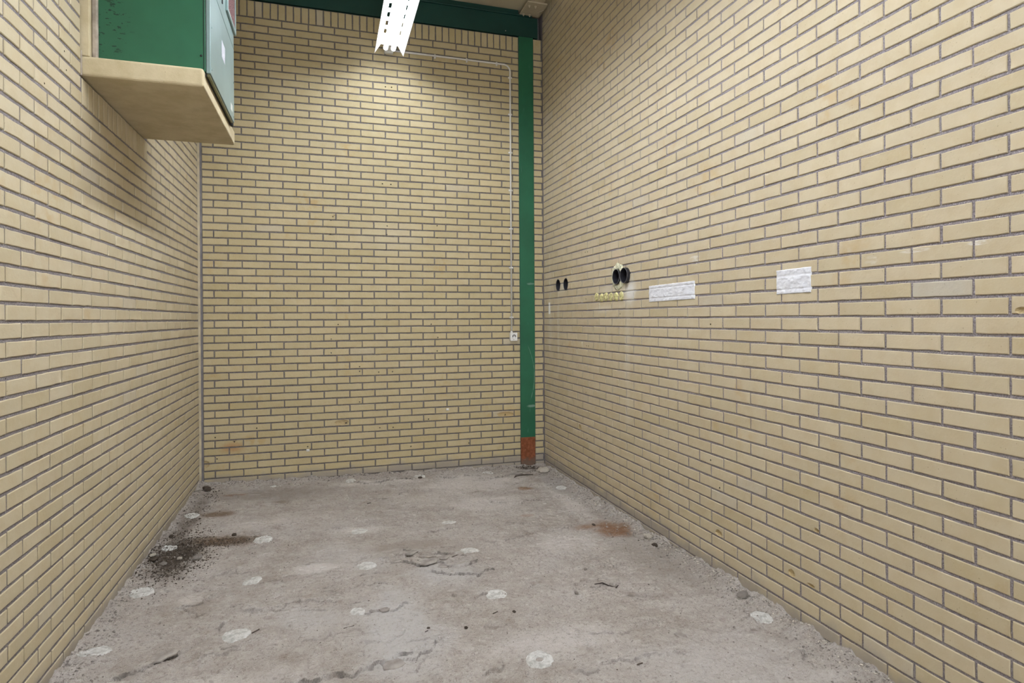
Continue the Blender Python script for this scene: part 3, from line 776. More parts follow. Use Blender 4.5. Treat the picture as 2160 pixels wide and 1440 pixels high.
# ------------------------------------------------------------------ fluorescent fittings
def fitting(y1, length, label, mtube):
    y0 = y1 - length
    LX = .527
    fx = tag(empty('fluorescent_fitting', (LX, (y0 + y1) / 2, H + 2.381)), label, 'light', 'fluorescent fittings in a row')
    xa, xb, xc, xd = .403, .458, .606, .652
    zt, zl = H + 2.381, H + 2.295
    def refl(bm):
        # flat spine with a slot row along either edge; wings fold down
        def quad(p, q, y_0, y_1):
            t = .0012
            vs = []
            for z in (0, t):
                for (x, zz), yy in ((p, y_0), (q, y_0), (q, y_1), (p, y_1)): vs.append(bm.verts.new((x, yy, zz + z)))
            for f_ in ((0, 1, 2, 3), (7, 6, 5, 4), (0, 4, 5, 1), (1, 5, 6, 2), (2, 6, 7, 3), (3, 7, 4, 0)): bm.faces.new([vs[i] for i in f_])
        def lerp(p, q, t): return (p[0] + (q[0] - p[0]) * t, p[1] + (q[1] - p[1]) * t)
        for tip, top in (((xa, zl), (xb, zt)), ((xd, zl), (xc, zt))):
            quad(tip, top, y0, y1)
            s_ = 1 if tip[0] > LX else -1               # turned lip of the wing
            quad(tip, (tip[0] - s_ * .004, tip[1] + .001), y0, y1)
        for e0, e1, f1 in ((xb, .462, .485), (.572, .580, .603)):
            quad((e0, zt), (e1, zt), y0, y1)
            if e1 > LX: quad((f1, zt), (xc, zt), y0, y1)
            yy = y1 - .215; quad((e1, zt), (f1, zt), yy, y1)
            while yy - .140 > y0 + .05:
                quad((e1, zt), (f1, zt), yy - .140, yy - .077); yy -= .140
            quad((e1, zt), (f1, zt), y0, yy - .077)
        quad((.485, zt), (.572, zt), y0, y1)
    wpart('reflector', M_enamel, fx, refl)
    wpart('batten', M_enamel, fx, lambda bm: box(bm, LX - .032, LX + .032, y0 + .01, y1 - .005, zt + .0015, zt + .052, .004, 2))
    for tx in (.4965, .5620):
        tz = H + 2.340
        tb = wpart('fluorescent_tube', mtube, fx, lambda bm, tx=tx: tube(bm, [(tx, y0 + .045, tz), (tx, y1 - .030, tz)], .019, 16))
        for ya, s_ in ((y0 + .046, -1), (y1 - .031, 1)):
            def caps(bm, tx=tx, ya=ya, s_=s_):
                lathe(bm, [(.0188, 0), (.0188, .012), (.010, .016), (0, .016)], (tx, ya, tz), (0, s_, 0), 16)
            cp = wpart('end_cap', M_zinc, fx, caps)
            wpart('lampholder', M_white, fx, lambda bm, tx=tx, ya=ya, s_=s_: box(bm, tx - .012, tx + .012, ya + s_ * .014, ya + s_ * .024, tz - .008, zt, .003, 2))
    for yy in (y1 - .30, y0 + .30):
        wpart('suspension_rod', M_zinc, fx, lambda bm, yy=yy: tube(bm, [(LX, yy, zt + .05), (LX, yy, ZC)], .004, 8))
    return fx
fitting(5.302, 1.55, 'lit twin-tube fluorescent fitting with white slotted reflector hanging before the back wall', M_tube)
fitting(3.70, 1.55, 'lit twin-tube fluorescent fitting second from the back wall, out of the photo', M_tube2)
fitting(2.10, 1.55, 'lit twin-tube fluorescent fitting third from the back wall, out of the photo', M_tube2)

# ------------------------------------------------------------------ conduit and socket
cd = tag(empty('conduit', (1.707, D, 1.29)), 'thin cream electrical conduit running from the light down to the socket', 'pipe')
CZ, CXV, cy = H + 2.452, 1.7065, D - .011
pts = [(.56, cy, CZ)] + [(1.64, cy, CZ)] + [(1.64 + .0665 * math.sin(a), cy, CZ - .0665 * (1 - math.cos(a))) for a in [math.pi / 2 * k / 8 for k in range(1, 9)]] + [(CXV, cy, 1.285)]
wpart('pipe', M_conduit, cd, lambda bm: tube(bm, pts, .0080, 14))
for q in [(.976, CZ, 0), (1.279, CZ, 0), (1.573, CZ, 0)] + [(CXV, H + z, 1) for z in (2.33, 1.975, 1.606, 1.241, .869, .492, .012)]:
    def saddle(bm, q=q):
        u, z, v = q
        if v:
            box(bm, u - .020, u - .009, D - .012, D, z - .008, z + .008, .002, 1); box(bm, u + .009, u + .020, D - .012, D, z - .008, z + .008, .002, 1)
            lathe(bm, [(.0085, -.008), (.0108, -.008), (.0108, .008), (.0085, .008)], (u, cy, z), (0, 0, 1), 14)
        else:
            box(bm, u - .008, u + .008, D - .012, D, z - .022, z - .009, .002, 1); box(bm, u - .008, u + .008, D - .012, D, z + .009, z + .016, .002, 1)
            lathe(bm, [(.0085, -.008), (.0108, -.008), (.0108, .008), (.0085, .008)], (u, cy, z), (1, 0, 0), 14)
    wpart('saddle_clip', M_conduit, cd, saddle)
jb = tag(empty('junction_box', (.60, D, CZ)), 'small grey-white junction box on the back wall behind the light fitting', 'junction box')
wpart('box_body', M_white, jb, lambda bm: box(bm, .510, .590, D - .045, D + .001, CZ - .035, CZ + .045, .006, 2))

so = tag(empty('wall_socket', (1.712, D, 1.23)), 'white surface-mounted power socket on the back wall beside the green column', 'socket')
SX0, SX1, SZa, SZb, SD = 1.686, 1.752, 1.197, 1.274, .050
wpart('back_box', M_white, so, lambda bm: box(bm, SX0, SX1, D - SD + .012, D + .001, SZa, SZb, .006, 3))
def face(bm):
    box(bm, SX0 - .001, SX1 + .001, D - SD, D - SD + .0115, SZa - .001, SZb + .001, .004, 3)
fp = wpart('face_plate', M_white, so, face)
scx, scz = (SX0 + SX1) / 2, 1.2375
def well(bm): lathe(bm, [(.0225, 0), (.0225, .002), (.0200, .003), (.0195, .0005), (0, .0004)], (scx, D - SD, scz), (0, -1, 0), 24)
wpart('socket_ring', M_white, so, well)
def arc_(bm):
    tube(bm, [(scx + .0165 * math.cos(math.radians(a)), D - SD - .001, scz + .0155 * math.sin(math.radians(a))) for a in range(0, 181, 15)], .0026, 8)
def pin_(q):
    return lambda bm: lathe(bm, [(.0032, .0008), (0, .0009)], (scx + q, D - SD, scz), (0, -1, 0), 10)
wpart('contact_hole', M_dark, so, pin_(-.0085)); wpart('contact_hole', M_dark, so, pin_(.0085))
wpart('screw', M_dark, so, lambda bm: lathe(bm, [(.003, .0006), (0, .0008)], (scx - .003, D - SD, SZa + .012), (0, -1, 0), 8))
o = wpart('socket_rim', M_dark, so, arc_)
wpart('pipe_gland', M_white, so, lambda bm: lathe(bm, [(.012, 0), (.012, .012), (.009, .014), (.009, .018)], (CXV, cy, SZb), (0, 0, 1), 14))

# ------------------------------------------------------------------ pipes, foam and patches on the right wall
lab = ['dark open duct flush in the right wall, left of the far pair', 'dark open duct flush in the right wall, right of the far pair',
       'grey plastic pipe stub in pale foam, left of the nearer pair on the right wall', 'grey plastic pipe stub with white paint beside it, right of the nearer pair']
for (py, pz, pr), l in zip(PIPES, lab):
    pp = tag(empty('duct_pipe', (XR, py, pz)), l, 'pipe')
    def pbody(bm, py=py, pz=pz, pr=pr):
        lathe(bm, [(PR - .0045, -.45), (PR - .0045, pr - .001)], (XR, py, pz), (-1, 0, 0), 36)
        lathe(bm, [(PR, pr - .001), (PR, -.45)], (XR, py, pz), (-1, 0, 0), 36)
        lathe(bm, [(PR - .0045, -.449), (.0001, -.4495)], (XR, py, pz), (-1, 0, 0), 36)
    wpart('pipe_wall', M_pvc, pp, pbody)
    wpart('pipe_rim', M_pvcrim, pp, lambda bm, py=py, pz=pz, pr=pr: lathe(bm, [(PR - .0046, pr - .003), (PR - .003, pr), (PR - .0012, pr), (PR + .0001, pr - .003)], (XR, py, pz), (-1, 0, 0), 36))
def lump_ring(bm, y, z, r0, r1, t, seed, a0=0, a1=360, n=46, m=6):
    rows = []
    for i in range(n + 1):
        a = math.radians(a0 + (a1 - a0) * i / n); row = []
        k = .55 + 1.1 * abs(float(pnoise(math.cos(a) * 2.2 + seed, math.sin(a) * 2.2, seed)))
        k = .35 + .9 * k
        for j in range(m + 1):
            s_ = j / m
            r = r0 + (r1 - r0) * s_ * k
            h_ = t * math.sin(math.pi * min(1, .25 + .75 * s_)) * (.7 + .9 * float(pnoise(math.cos(a) * 5 + s_ * 3, math.sin(a) * 5 + seed, seed + 2))) if j < m else -.008
            yy, zz = y - r * math.cos(a), z + r * math.sin(a)
            dy, dz = yy - PIPES[3][0], zz - PIPES[3][1]; dd = math.hypot(dy, dz)
            if dd < PR + .002: yy, zz = PIPES[3][0] + dy / dd * (PR + .002), PIPES[3][1] + dz / dd * (PR + .002)
            row.append(bm.verts.new((XR - h_, yy, zz)))
        rows.append(row)
    for A, B in zip(rows, rows[1:]):
        for j in range(m):
            q = (A[j], A[j + 1], B[j + 1], B[j]); c = sum((v.co for v in q), Vector()) / 4
            if math.hypot(c.y - PIPES[3][0], c.z - PIPES[3][1]) > PR: bm.faces.new(q)
def collar(bm): lump_ring(bm, 3.985, 1.713, PR + .001, .108, .013, 3, -120, 235)
tag(bm_obj('foam_collar', (lambda b: (collar(b), b)[1])(bmesh.new()), M_foam2, None, True), 'pale yellow-green expanding foam around the left of the nearer pipe stubs', 'foam')
for i, ((py, pz), l) in enumerate(zip([(4.35, 1.578), (4.264, 1.568), (4.185, 1.572), (4.100, 1.569), (4.015, 1.568), (3.930, 1.570)],
        ['leftmost', 'second from the left', 'third from the left', 'third from the right', 'second from the right', 'rightmost'])):
    bm = bmesh.new()
    n = 20
    rows = []
    for j, (rr, dd) in enumerate([(.030, -.006), (.0295, .003), (.024, .008), (.014, .006), (.006, .009)]):
        row = []
        for k in range(n):
            a = 2 * math.pi * k / n
            q = 1 + .22 * float(pnoise(math.cos(a) * 2 + i * 3, math.sin(a) * 2, 5 + i))
            h_ = dd + (.009 * float(pnoise(math.cos(a) * rr * 90 + i, math.sin(a) * rr * 90, 8 + i)) if j else 0)
            row.append(bm.verts.new((XR - h_, py + rr * q * math.cos(a), pz + rr * 1.08 * q * math.sin(a))))
        rows.append(row)
    for A, B in zip(rows, rows[1:]):
        for k in range(n): bm.faces.new((A[k], A[(k + 1) % n], B[(k + 1) % n], B[k]))
    bm.faces.new(rows[-1])
    tag(bm_obj('foam_plug', bm, M_foam, None, True), 'yellow foam plug in the right wall, %s of the row of six' % l, 'foam plug', 'row of foam plugs')

def patch(y0, y1, z0, z1, zl, label, seed):
    """white plaster skin brushed over brick and joints"""
    nu, nv = 90, 40
    V = []; Fc = []
    uu = np.linspace(y0, y1, nu); zz = np.linspace(z0, z1, nv)
    U, W = np.meshgrid(uu, zz)
    # follow the courses: shallower over bed joints, blobs elsewhere
    kk = ((W - H) / P); fr = np.abs(kk - np.round(kk)) * P
    joint = np.exp(-(fr / .004) ** 2)
    h = .0034 - .0060 * joint * (.6 + .5 * pnoise(U * 14, W * 10, seed)) + .0045 * np.clip(fbm(U * 26, W * 34, seed + 1, 4), -.22, .9)
    edge = np.minimum.reduce([U - y0, y1 - U, W - z0, z1 - W])
    h = np.maximum(h, .0012) * sm(-.001, .003, edge) + .0006
    wob = .0025 * pnoise(W * 40, U * 0 + seed, seed) ; wobz = .0022 * pnoise(U * 30, W * 0, seed + 5)
    for j in range(nv):
        for i in range(nu): V.append((XR - h[j, i], U[j, i] + (wob[j, i] if i in (0, nu - 1) else 0), W[j, i] + (zl * (1 - i / (nu - 1))) + (wobz[j, i] if j in (0, nv - 1) else 0)))
    nf = len(V)
    for j in range(nv):
        for i in range(nu): V.append((XR + .007, V[j * nu + i][1], V[j * nu + i][2]))
    for j in range(nv - 1):
        for i in range(nu - 1):
            a = j * nu + i; Fc.append((a, a + nu, a + nu + 1, a + 1))
    b = [i for i in range(nu)] + [j * nu + nu - 1 for j in range(1, nv)] + [(nv - 1) * nu + i for i in range(nu - 2, -1, -1)] + [j * nu for j in range(nv - 2, 0, -1)]
    for p, q in zip(b, b[1:] + b[:1]): Fc.append((p, q, q + nf, p + nf))
    tag(mesh_obj('plaster_patch', V, Fc, M_patch, smooth=True), label, 'plaster patch', 'white patches on the right wall')
patch(3.024, 3.541, 1.514, 1.620, .004, 'long white painted plaster patch on the right wall, nearer the pipe stubs', 3)
patch(2.146, 2.358, 1.516, 1.630, .002, 'squarish white painted plaster patch on the right wall, the one nearer the camera', 8)
bm = bmesh.new(); box(bm, XR - .004, XR + .001, 5.394, 5.432, 1.452, 1.562, .0015, 2)
tp = tag(empty('white_strip', (XR - .004, 5.413, 1.507)), 'small upright white plastic strip on the right wall close to the green column', 'strip')
wpart('plate', M_white, tp, lambda b: box(b, XR - .004, XR + .001, 5.394, 5.432, 1.452, 1.562, .0015, 2)); bm.free()
wpart('screw', M_dark, tp, lambda b: (lathe(b, [(.005, 0), (.004, .002), (0, .0025)], (XR - .004, 5.413, 1.538), (-1, 0, 0), 10)))
for x_, z_, l in ((1.073, .563, 'small white plastic wall plug cover low on the back wall, right of the middle'), (-.169, .267, 'broken white plastic bit on the lowest courses of the back wall, left of the middle')):
    bm = bmesh.new(); box(bm, x_ - .014, x_ + .014, D - .012, D + .001, z_ - .010, z_ + .010, .004, 2); box(bm, x_ - .006, x_ + .006, D - .016, D - .010, z_ - .004, z_ + .004, .002, 1)
    tag(bm_obj('plug_cover', bm, M_white), l, 'wall plug')

# ------------------------------------------------------------------ what is left on the floor
_t = NT('adhesive_residue', .9, .15)
_n = _t.noise(30, 5, .7)
_c = _t.mix(_t.rangen(_n, .35, .62), (.40, .39, .36), (.66, .65, .62))
_c = _t.mix(_t.rangen(_t.noise(110, 3, .7), .54, .68, 0, .6), _c, (.30, .27, .235))
_t.color(_c); _t.bump(_n, .8, .006)
M_pad = _t.m
M_stone = plain('grey_rubble', (.30, .268, .24), .95, .1, var=.4, nscale=30, bump=.8, bscale=80)
M_dstone = plain('dark_soil_clod', (.095, .075, .060), .95, .1, var=.5, nscale=40, bump=.8, bscale=90)
M_pstone = plain('pale_mortar_crumb', (.55, .50, .43), .95, .1, var=.25, nscale=40, bump=.8, bscale=90)
M_flake = plain('screed_flake', (.33, .295, .265), .95, .1, var=.25, nscale=16, bump=.8, bscale=70)
M_wood = plain('dark_splinter', (.10, .08, .065), .85, .15, var=.3, nscale=60)
M_rod = plain('rusty_iron', (.055, .04, .035), .7, .3, .3, var=.4, nscale=60)

def pad(x, y, r, label, seed, hole=.0, cut=None, keep=1.0):
    """round patch of old pedestal adhesive, ragged at the rim"""
    n, m = 44, 9
    V = []; Fc = []
    rad = []
    for k in range(n):
        a = 2 * math.pi * k / n
        q = 1 + .10 * float(fbm(np.array([math.cos(a) * 2 + seed]), np.array([math.sin(a) * 2]), seed)[0])
        if cut is not None:
            d = math.cos(a - cut); q *= (1 - (1 - keep) * max(0, d) ** .8)
        rad.append(r * q)
    pos = []
    for j in range(m + 1):
        for k in range(n):
            a = 2 * math.pi * k / n; s_ = hole + (1 - hole) * j / m
            pos.append((x + rad[k] * s_ * math.cos(a), y + rad[k] * s_ * math.sin(a), s_))
    P_ = np.array(pos); hz = floor_h(P_[:, 0], P_[:, 1])
    base = float(np.median(hz))
    rough = fbm(P_[:, 0] * 45, P_[:, 1] * 45, seed, 3)
    for (px, py, s_), hh, rg in zip(pos, hz, rough):
        ring = math.exp(-((s_ - .42) / .07) ** 2)
        up = .0038 + .0022 * rg - .0016 * ring
        if s_ > .99: up = -.004
        elif s_ < hole + .01 and hole > 0: up = -.001
        V.append((px - x, py - y, .65 * hh + .35 * base + max(up, hh * .35 - base * .35 + .0012 if s_ < .99 else -.004) - base))
    for j in range(m):
        for k in range(n):
            a, b = j * n + k, j * n + (k + 1) % n; Fc.append((a, a + n, b + n, b))
    if hole == 0: Fc.append(tuple(range(n)))
    o = mesh_obj('adhesive_pad', V, Fc, M_pad, smooth=True); o.location = (x, y, base)
    return tag(o, label, 'adhesive pad', 'round adhesive marks on the floor')
G = 'round pale adhesive mark on the floor, '
PADS = [(-.934, 4.783, .055, G + 'near the left wall toward the far corner', {}), (-.941, 4.132, .058, 'ragged pale adhesive mark half buried in the dark soil by the left wall', dict(cut=3.6, keep=.6)),
        (-.923, 3.522, .062, G + 'just in front of the dark soil', {}), (-.940, 2.914, .066, 'torn pale adhesive mark by the left wall, nearest the camera on that side', dict(cut=-1.2, keep=.55)),
        (-.395, 2.917, .064, G + 'at lower left with dark splinter beside it', {}), (-.400, 4.137, .060, G + 'just right of the dark soil', {}),
        (-.402, 3.525, .058, 'crescent-shaped remnant of pale adhesive on the floor left of the middle', dict(cut=2.2, keep=.12)), (.200, 4.149, .060, 'whitish smeared adhesive mark beside the long scored line across the floor', {}),
        (.206, 3.537, .060, G + 'left of the flake cluster', {}), (.807, 4.159, .056, 'faint whitish adhesive mark above the small black crack in the scored line', dict(cut=1.2, keep=.8)),
        (.819, 3.567, .060, G + 'crisp and just above the flake cluster', {}), (.815, 2.951, .056, G + 'lumpy, right of the grey stain', {}),
        (.823, 2.323, .060, 'round pale adhesive mark with a hole through its middle at the front of the floor', dict(hole=.26)), (.138, 2.967, .045, 'half-lifted dull adhesive disc on the floor left of the grey stain', dict(cut=.4, keep=.6)),
        (1.411, 5.396, .055, G + 'before the back wall near the column', {}), (1.894, 4.764, .050, G + 'by the right wall near the far corner', {}),
        (1.930, 2.332, .060, 'broken pale adhesive mark by the right wall, nearest the camera on that side', dict(cut=0, keep=.75)), (.187, 5.395, .045, G + 'at the back wall left of its middle', {}),
        (.786, 5.42, .055, 'crumbled pale adhesive mark at the foot of the back wall, near its middle', dict(cut=1.57, keep=.6)), (-.445, 5.39, .030, 'tiny chip of pale adhesive near the left end of the back wall', dict(cut=2.5, keep=.5))]
for i, (x_, y_, r_, l, kw) in enumerate(PADS): pad(x_, y_, r_, l, 101 + i * 3, **kw)

def rock_mesh(name, mat, seed, flat=.6, sub=2):
    bm = bmesh.new(); bmesh.ops.create_icosphere(bm, subdivisions=sub, radius=1)
    for v in bm.verts:
        c = v.co.copy()
        k = 1 + .45 * float(pnoise(c.x * 1.7 + seed, c.y * 1.7 + c.z * 1.3, seed)) + .2 * float(pnoise(c.x * 4 + c.z * 3, c.y * 4 + seed, seed + 3))
        v.co = Vector((c.x, c.y * .8, c.z * flat)) * k
    me = bpy.data.meshes.new(name); bm.to_mesh(me); bm.free(); me.materials.append(mat); return me
def rock(me, name, x, y, s, label, cat, rot=0, lift=.35, group=None):
    o = link(bpy.data.objects.new(name, me)); o.location = (x, y, fz(x, y) + s * lift); o.scale = (s, s, s); o.rotation_euler = (rng.uniform(-.3, .3), rng.uniform(-.3, .3), rot)
    return tag(o, label, cat, group)
rk = [rock_mesh('rubble_stone', M_stone, 3, .55), rock_mesh('rubble_stone', M_stone, 9, .4), rock_mesh('soil_clod', M_dstone, 5, .7), rock_mesh('mortar_crumb', M_pstone, 14, .5), rock_mesh('rubble_stone', M_dstone, 23, .5)]
for me_, nm, x_, y_, s_, l, c_ in [
    (rk[4], 'rubble_stone', -.972, 3.94, .030, 'dark flat stone in the soil patch, closest to the left wall', 'stone'),
    (rk[0], 'rubble_stone', -.905, 3.87, .024, 'brownish grey rounded stone at the front of the soil patch by the left wall', 'stone'),
    (rk[3], 'mortar_crumb', -.835, 3.935, .016, 'pale crumb of mortar lying on the dark soil', 'crumb'),
    (rk[1], 'rubble_stone', -.735, 3.895, .030, 'flat pale-topped stone at the right edge of the soil patch', 'stone'),
    (rk[2], 'soil_clod', -.965, 4.325, .017, 'small black clod by the left wall at the far end of the soil patch', 'clod'),
    (rk[2], 'soil_clod', -.590, 4.283, .016, 'dark clod right of the brown earth, near the clean white adhesive oval', 'clod'),
    (rk[3], 'mortar_crumb', -.620, 4.05, .012, 'little white crumb on the brown earth beside the soil patch', 'crumb'),
    (rk[3], 'mortar_crumb', -.985, 3.99, .022, 'pale sliver of mortar on the soil close to the left wall', 'crumb'),
    (rk[4], 'rubble_stone', -.935, 5.35, .040, 'dark lump of mortar in the far left corner', 'stone'),
    (rk[0], 'rubble_stone', 1.207, 2.835, .014, 'small grey ring-like lump on the floor right of the lumpy adhesive mark', 'stone'),
    (rk[0], 'rubble_stone', 1.379, 3.109, .013, 'small grey lump standing alone on the floor toward the right wall', 'stone'),
    (rk[4], 'rubble_stone', .595, 2.675, .011, 'dark round nut-like pebble right of the grey floor stain', 'pebble'),
    (rk[4], 'rubble_stone', .845, 2.745, .009, 'dark pebble below the lumpy adhesive mark', 'pebble'),
    (rk[4], 'rubble_stone', .425, 2.69, .008, 'tiny dark pebble lying on the grey floor stain', 'pebble'),
    (rk[4], 'rubble_stone', 1.755, 3.815, .014, 'dark pebble at the left tip of the rust-brown stain', 'pebble'),
    (rk[2], 'soil_clod', 1.93, 3.30, .020, 'black clod at the foot of the right wall, in front of the rust-brown stain', 'clod'),
    (rk[1], 'rubble_stone', 1.965, 2.52, .030, 'dark flat stone at the foot of the right wall above the broken adhesive mark', 'stone'),
    (rk[3], 'mortar_crumb', 1.925, 5.30, .055, 'large pale lump of mortar in the far right corner in front of the column', 'crumb'),
    (rk[3], 'mortar_crumb', 1.975, 3.46, .035, 'pale lump of mortar on the wall foot beside the rust-brown stain', 'crumb'),
    (rk[4], 'rubble_stone', .78, 5.35, .020, 'dark stone against the back wall, right of its middle', 'stone')]:
    rock(me_, nm, x_, y_, s_, l, c_, rng.uniform(0, 6))

def flake(x, y, rx, ry, rot, label, seed, t=.005, tilt=(0, 0)):
    n = 14; V = []; 
    for z in (0, t):
        for k in range(n):
            a = 2 * math.pi * k / n; q = 1 + .5 * float(pnoise(math.cos(a) * 1.8 + seed, math.sin(a) * 1.8, seed))
            V.append((rx * q * math.cos(a), ry * q * math.sin(a), z + (.001 * math.sin(3 * a + seed) if z else 0)))
    Fc = [tuple(range(n - 1, -1, -1)), tuple(range(n, 2 * n))] + [(k, (k + 1) % n, n + (k + 1) % n, n + k) for k in range(n)]
    o = mesh_obj('concrete_flake', V, Fc, M_flake)
    o.location = (x, y, fz(x, y) + .0015); o.rotation_euler = (tilt[0], tilt[1], rot)
    return tag(o, label, 'flake', 'broken flakes of screed')
flake(.470, 3.60, .045, .026, .5, 'broken screed flake at the upper left of the flake cluster', 3, .006, (.05, .06))
flake(.560, 3.56, .050, .022, -.2, 'long broken screed flake at the top of the flake cluster', 5, .006, (-.08, .0))
flake(.545, 3.44, .050, .030, .3, 'largest broken screed flake in the middle of the flake cluster', 8, .007, (.07, -.05))
flake(.650, 3.50, .038, .024, .9, 'broken screed flake at the right of the flake cluster', 12, .006, (.0, .09))
flake(.620, 3.39, .034, .020, -.4, 'small broken screed flake at the bottom of the flake cluster', 15, .006, (.1, .03))
flake(.380, 3.55, .040, .020, .2, 'broken screed flake left of the flake cluster, by the raised adhesive mark', 18, .005, (.04, .0))
flake(1.475, 2.30, .035, .016, -1.0, 'squarish loose screed flake on the floor toward the lower right', 21, .006, (.05, .05))
flake(.255, 2.955, .026, .014, .3, 'pale loose screed flake right of the half-lifted adhesive disc', 24, .006, (.1, .1))
flake(-.66, 2.80, .060, .030, .6, 'broken screed flake at the lower left, in front of the torn adhesive mark', 27, .006, (.05, -.05))
flake(.245, 2.465, .045, .030, .3, 'pale broken screed flake at the front of the floor below the grey stain', 30, .006, (.04, .04))
flake(1.66, 5.28, .070, .018, .1, 'dark-edged broken screed slab on the floor in front of the column', 33, .010, (.12, .0))
flake(1.76, 5.36, .080, .022, .2, 'broken screed slab right at the foot of the column', 36, .012, (.1, .05))

def stick(pts, r, mat, name, label, cat):
    if len(pts) == 2: pts = [pts[0], (pts[0][0] + (pts[1][0] - pts[0][0]) * .7, pts[0][1] + (pts[1][1] - pts[0][1]) * .7)]; r *= .8
    x0, y0 = pts[0]
    bm = bmesh.new()
    tube(bm, [(x - x0, y - y0, fz(x, y) - fz(x0, y0) + r * .8) for x, y in pts], [r * .7] + [r] * (len(pts) - 2) + [r * .6], 7)
    o = bm_obj(name, bm, mat); o.location = (x0, y0, fz(x0, y0)); return tag(o, label, cat)
stick([(1.335, 2.893), (1.385, 2.905), (1.405, 2.87), (1.43, 2.835), (1.455, 2.86)], .0035, M_rod, 'wire_scrap', 'crooked scrap of dark wire on the floor right of the middle', 'wire')
stick([(-.330, 2.905), (-.290, 2.945)], .005, M_wood, 'wood_splinter', 'dark splinter beside the large adhesive mark at the lower left', 'splinter')
stick([(.69, 3.475), (.745, 3.500)], .004, M_wood, 'wood_splinter', 'dark splinter lying across the right end of the flake cluster', 'splinter')
stick([(.745, 2.765), (.785, 2.785)], .004, M_wood, 'wood_splinter', 'short splinter below the lumpy adhesive mark', 'splinter')
stick([(.06, 2.835), (.13, 2.84)], .003, M_wood, 'wood_splinter', 'thin splinter below the half-lifted adhesive disc', 'splinter')
stick([(1.185, 2.165), (1.225, 2.18)], .006, M_wood, 'wood_splinter', 'thick short splinter near the front edge of the floor, right of the holed adhesive mark', 'splinter')
stick([(.405, 2.655), (.425, 2.66)], .004, M_rod, 'screw_shank', 'small rusty screw shank on the grey floor stain', 'screw')
stick([(.285, 4.755), (.325, 4.775)], .006, M_wood, 'wood_splinter', 'dark splinter on the far floor, left of the middle', 'splinter')
stick([(1.62, 5.20), (1.70, 5.235), (1.80, 5.23)], .007, M_wood, 'wood_splinter', 'long dark splinter on the floor in front of the green column', 'splinter')
stick([(1.60, 5.16), (1.64, 5.20)], .008, M_wood, 'wood_splinter', 'stubby dark splinter at the left end of the long one before the column', 'splinter')

# uncountable grit: one object per bank
def grit(name, spots, mat, label, mi=None):
    n = len(spots)
    base = np.array([(1, 0, 0), (-1, 0, 0), (0, 1, 0), (0, -1, 0), (0, 0, 1), (0, 0, -1)], float)
    tri = np.array([(0, 2, 4), (2, 1, 4), (1, 3, 4), (3, 0, 4), (2, 0, 5), (1, 2, 5), (3, 1, 5), (0, 3, 5)])
    sp = np.array(spots); hz = floor_h(sp[:, 0], sp[:, 1])
    V = np.zeros((n, 6, 3)); 
    for i in range(n):
        s_ = sp[i, 2]; a = nrg.uniform(0, 6.28); b = nrg.uniform(-.6, .6)
        R = np.array([[math.cos(a), -math.sin(a), 0], [math.sin(a), math.cos(a), 0], [0, 0, 1]]) @ np.array([[1, 0, 0], [0, math.cos(b), -math.sin(b)], [0, math.sin(b), math.cos(b)]])
        q = base * nrg.uniform(.55, 1.25, (6, 1)) * np.array([1, nrg.uniform(.6, 1), nrg.uniform(.4, .8)]) * s_
        V[i] = q @ R.T + np.array([sp[i, 0], sp[i, 1], hz[i] + s_ * .25])
    Fc = (tri[None] + (np.arange(n) * 6)[:, None, None]).reshape(-1, 3)
    o = mesh_obj(name, V.reshape(-1, 3).tolist(), Fc.tolist(), mat, idx=None if mi is None else np.repeat(mi, 8).tolist())
    return tag(o, label, 'grit', kind='stuff')
def along(n, fx, s0, s1):
    out = []
    for _ in range(n):
        x_, y_ = fx(); s_ = s0 + (s1 - s0) * nrg.uniform() ** 3
        out.append((min(max(x_, XL + .012), XR - .012), min(y_, D - .012), s_))
    return out
E_ = lambda k: nrg.exponential(k)
GREYS = along(2600, lambda: (XL + .01 + E_(.07), nrg.uniform(1.9, 5.55)), .0018, .009) + along(2200, lambda: (nrg.uniform(XL, 1.95), D - .01 - E_(.07)), .0018, .010) \
    + along(3600, lambda: (XR - .01 - E_(.09), nrg.uniform(1.6, 5.5)), .0018, .009) + along(1500, lambda: (nrg.uniform(XL, XR), nrg.uniform(1.6, 5.5)), .0012, .0055)
DARKS = along(420, lambda: (nrg.uniform(XL, XR), nrg.uniform(1.6, 5.5)), .0015, .006)
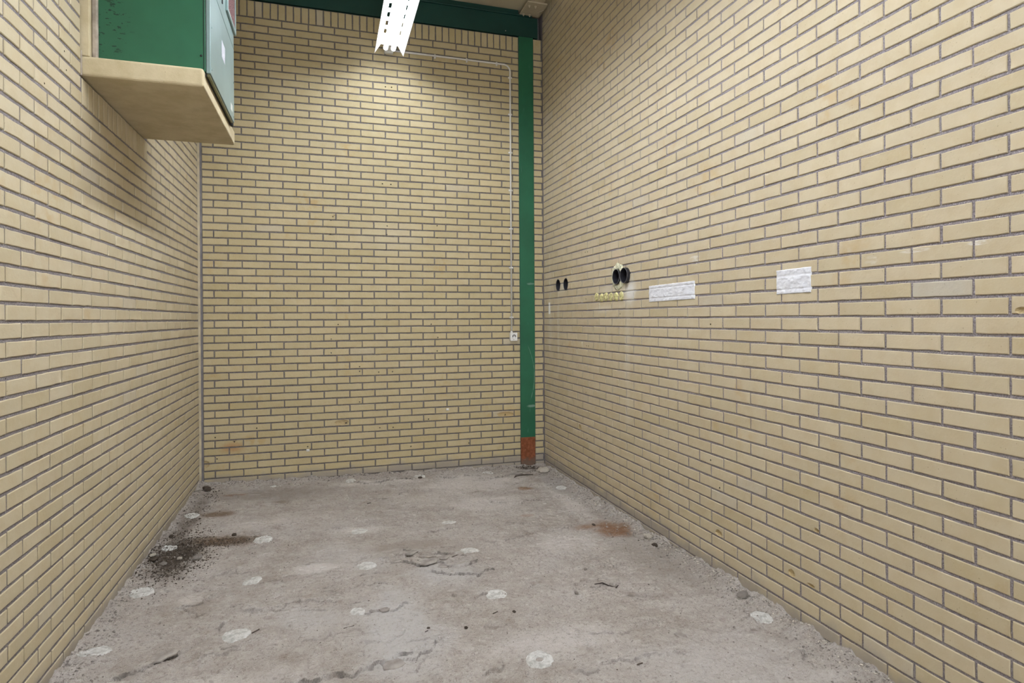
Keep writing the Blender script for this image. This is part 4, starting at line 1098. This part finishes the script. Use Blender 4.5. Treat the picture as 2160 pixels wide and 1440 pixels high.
PALES = along(900, lambda: (XR - .008 - E_(.03), nrg.uniform(1.7, 5.4)), .002, .010) + along(300, lambda: (nrg.uniform(-.4, 1.7), D - .01 - E_(.05)), .002, .010)
grit('rubble_grit', GREYS + DARKS + PALES, [M_stone, M_dstone, M_pstone], 'grey and pale grit scattered over the concrete floor and banked along its walls', [0] * len(GREYS) + [1] * len(DARKS) + [2] * len(PALES))
grit('loose_soil', along(6500, lambda: (nrg.normal(-.86, .085), nrg.normal(4.0, .17)), .0018, .008) + along(1200, lambda: (nrg.normal(-.60, .11), nrg.normal(4.17, .05)), .0015, .006) + along(500, lambda: (nrg.normal(-.90, .05), nrg.uniform(4.3, 5.4)), .0018, .009)
     + along(300, lambda: (nrg.normal(1.86, .06), nrg.normal(5.48, .04)), .002, .012), M_dstone, 'dark loose soil, mostly heaped by the left wall')

# ------------------------------------------------------------------ added fill light, camera, view
wd = bpy.data.worlds.new('fill_light'); scene.world = wd; wd.use_nodes = True
wd.node_tree.nodes['Background'].inputs[0].default_value = (.93, 1.0, 1.10, 1)
wd.node_tree.nodes['Background'].inputs[1].default_value = 1.3  # even outside light added as fill through the unseen doorway

cam = bpy.data.cameras.new('camera'); co_ = link(bpy.data.objects.new('camera', cam))
yaw, pitch, roll = math.radians(17.091), math.radians(-.084), math.radians(-.3627)
fw = Vector((math.sin(yaw) * math.cos(pitch), math.cos(yaw) * math.cos(pitch), math.sin(pitch)))
r0 = Vector((math.cos(yaw), -math.sin(yaw), 0)); u0 = r0.cross(fw)
r = r0 * math.cos(roll) + u0 * math.sin(roll); u = -r0 * math.sin(roll) + u0 * math.cos(roll)
M = Matrix((r, u, -fw)).transposed().to_4x4(); M.translation = Vector((0, 0, H))
co_.matrix_world = M
cam.sensor_width = 36; cam.sensor_fit = 'HORIZONTAL'; cam.lens = 36 * 1267.84 / 2160
cam.shift_y = -(720 - 673.81) / 2160; cam.clip_start = .02
scene.camera = co_
scene.cycles.use_light_tree = False
scene.view_settings.view_transform = 'Standard'; scene.view_settings.look = 'None'
scene.view_settings.gamma = 1; scene.view_settings.use_curve_mapping = False
scene.view_settings.exposure = 1.88
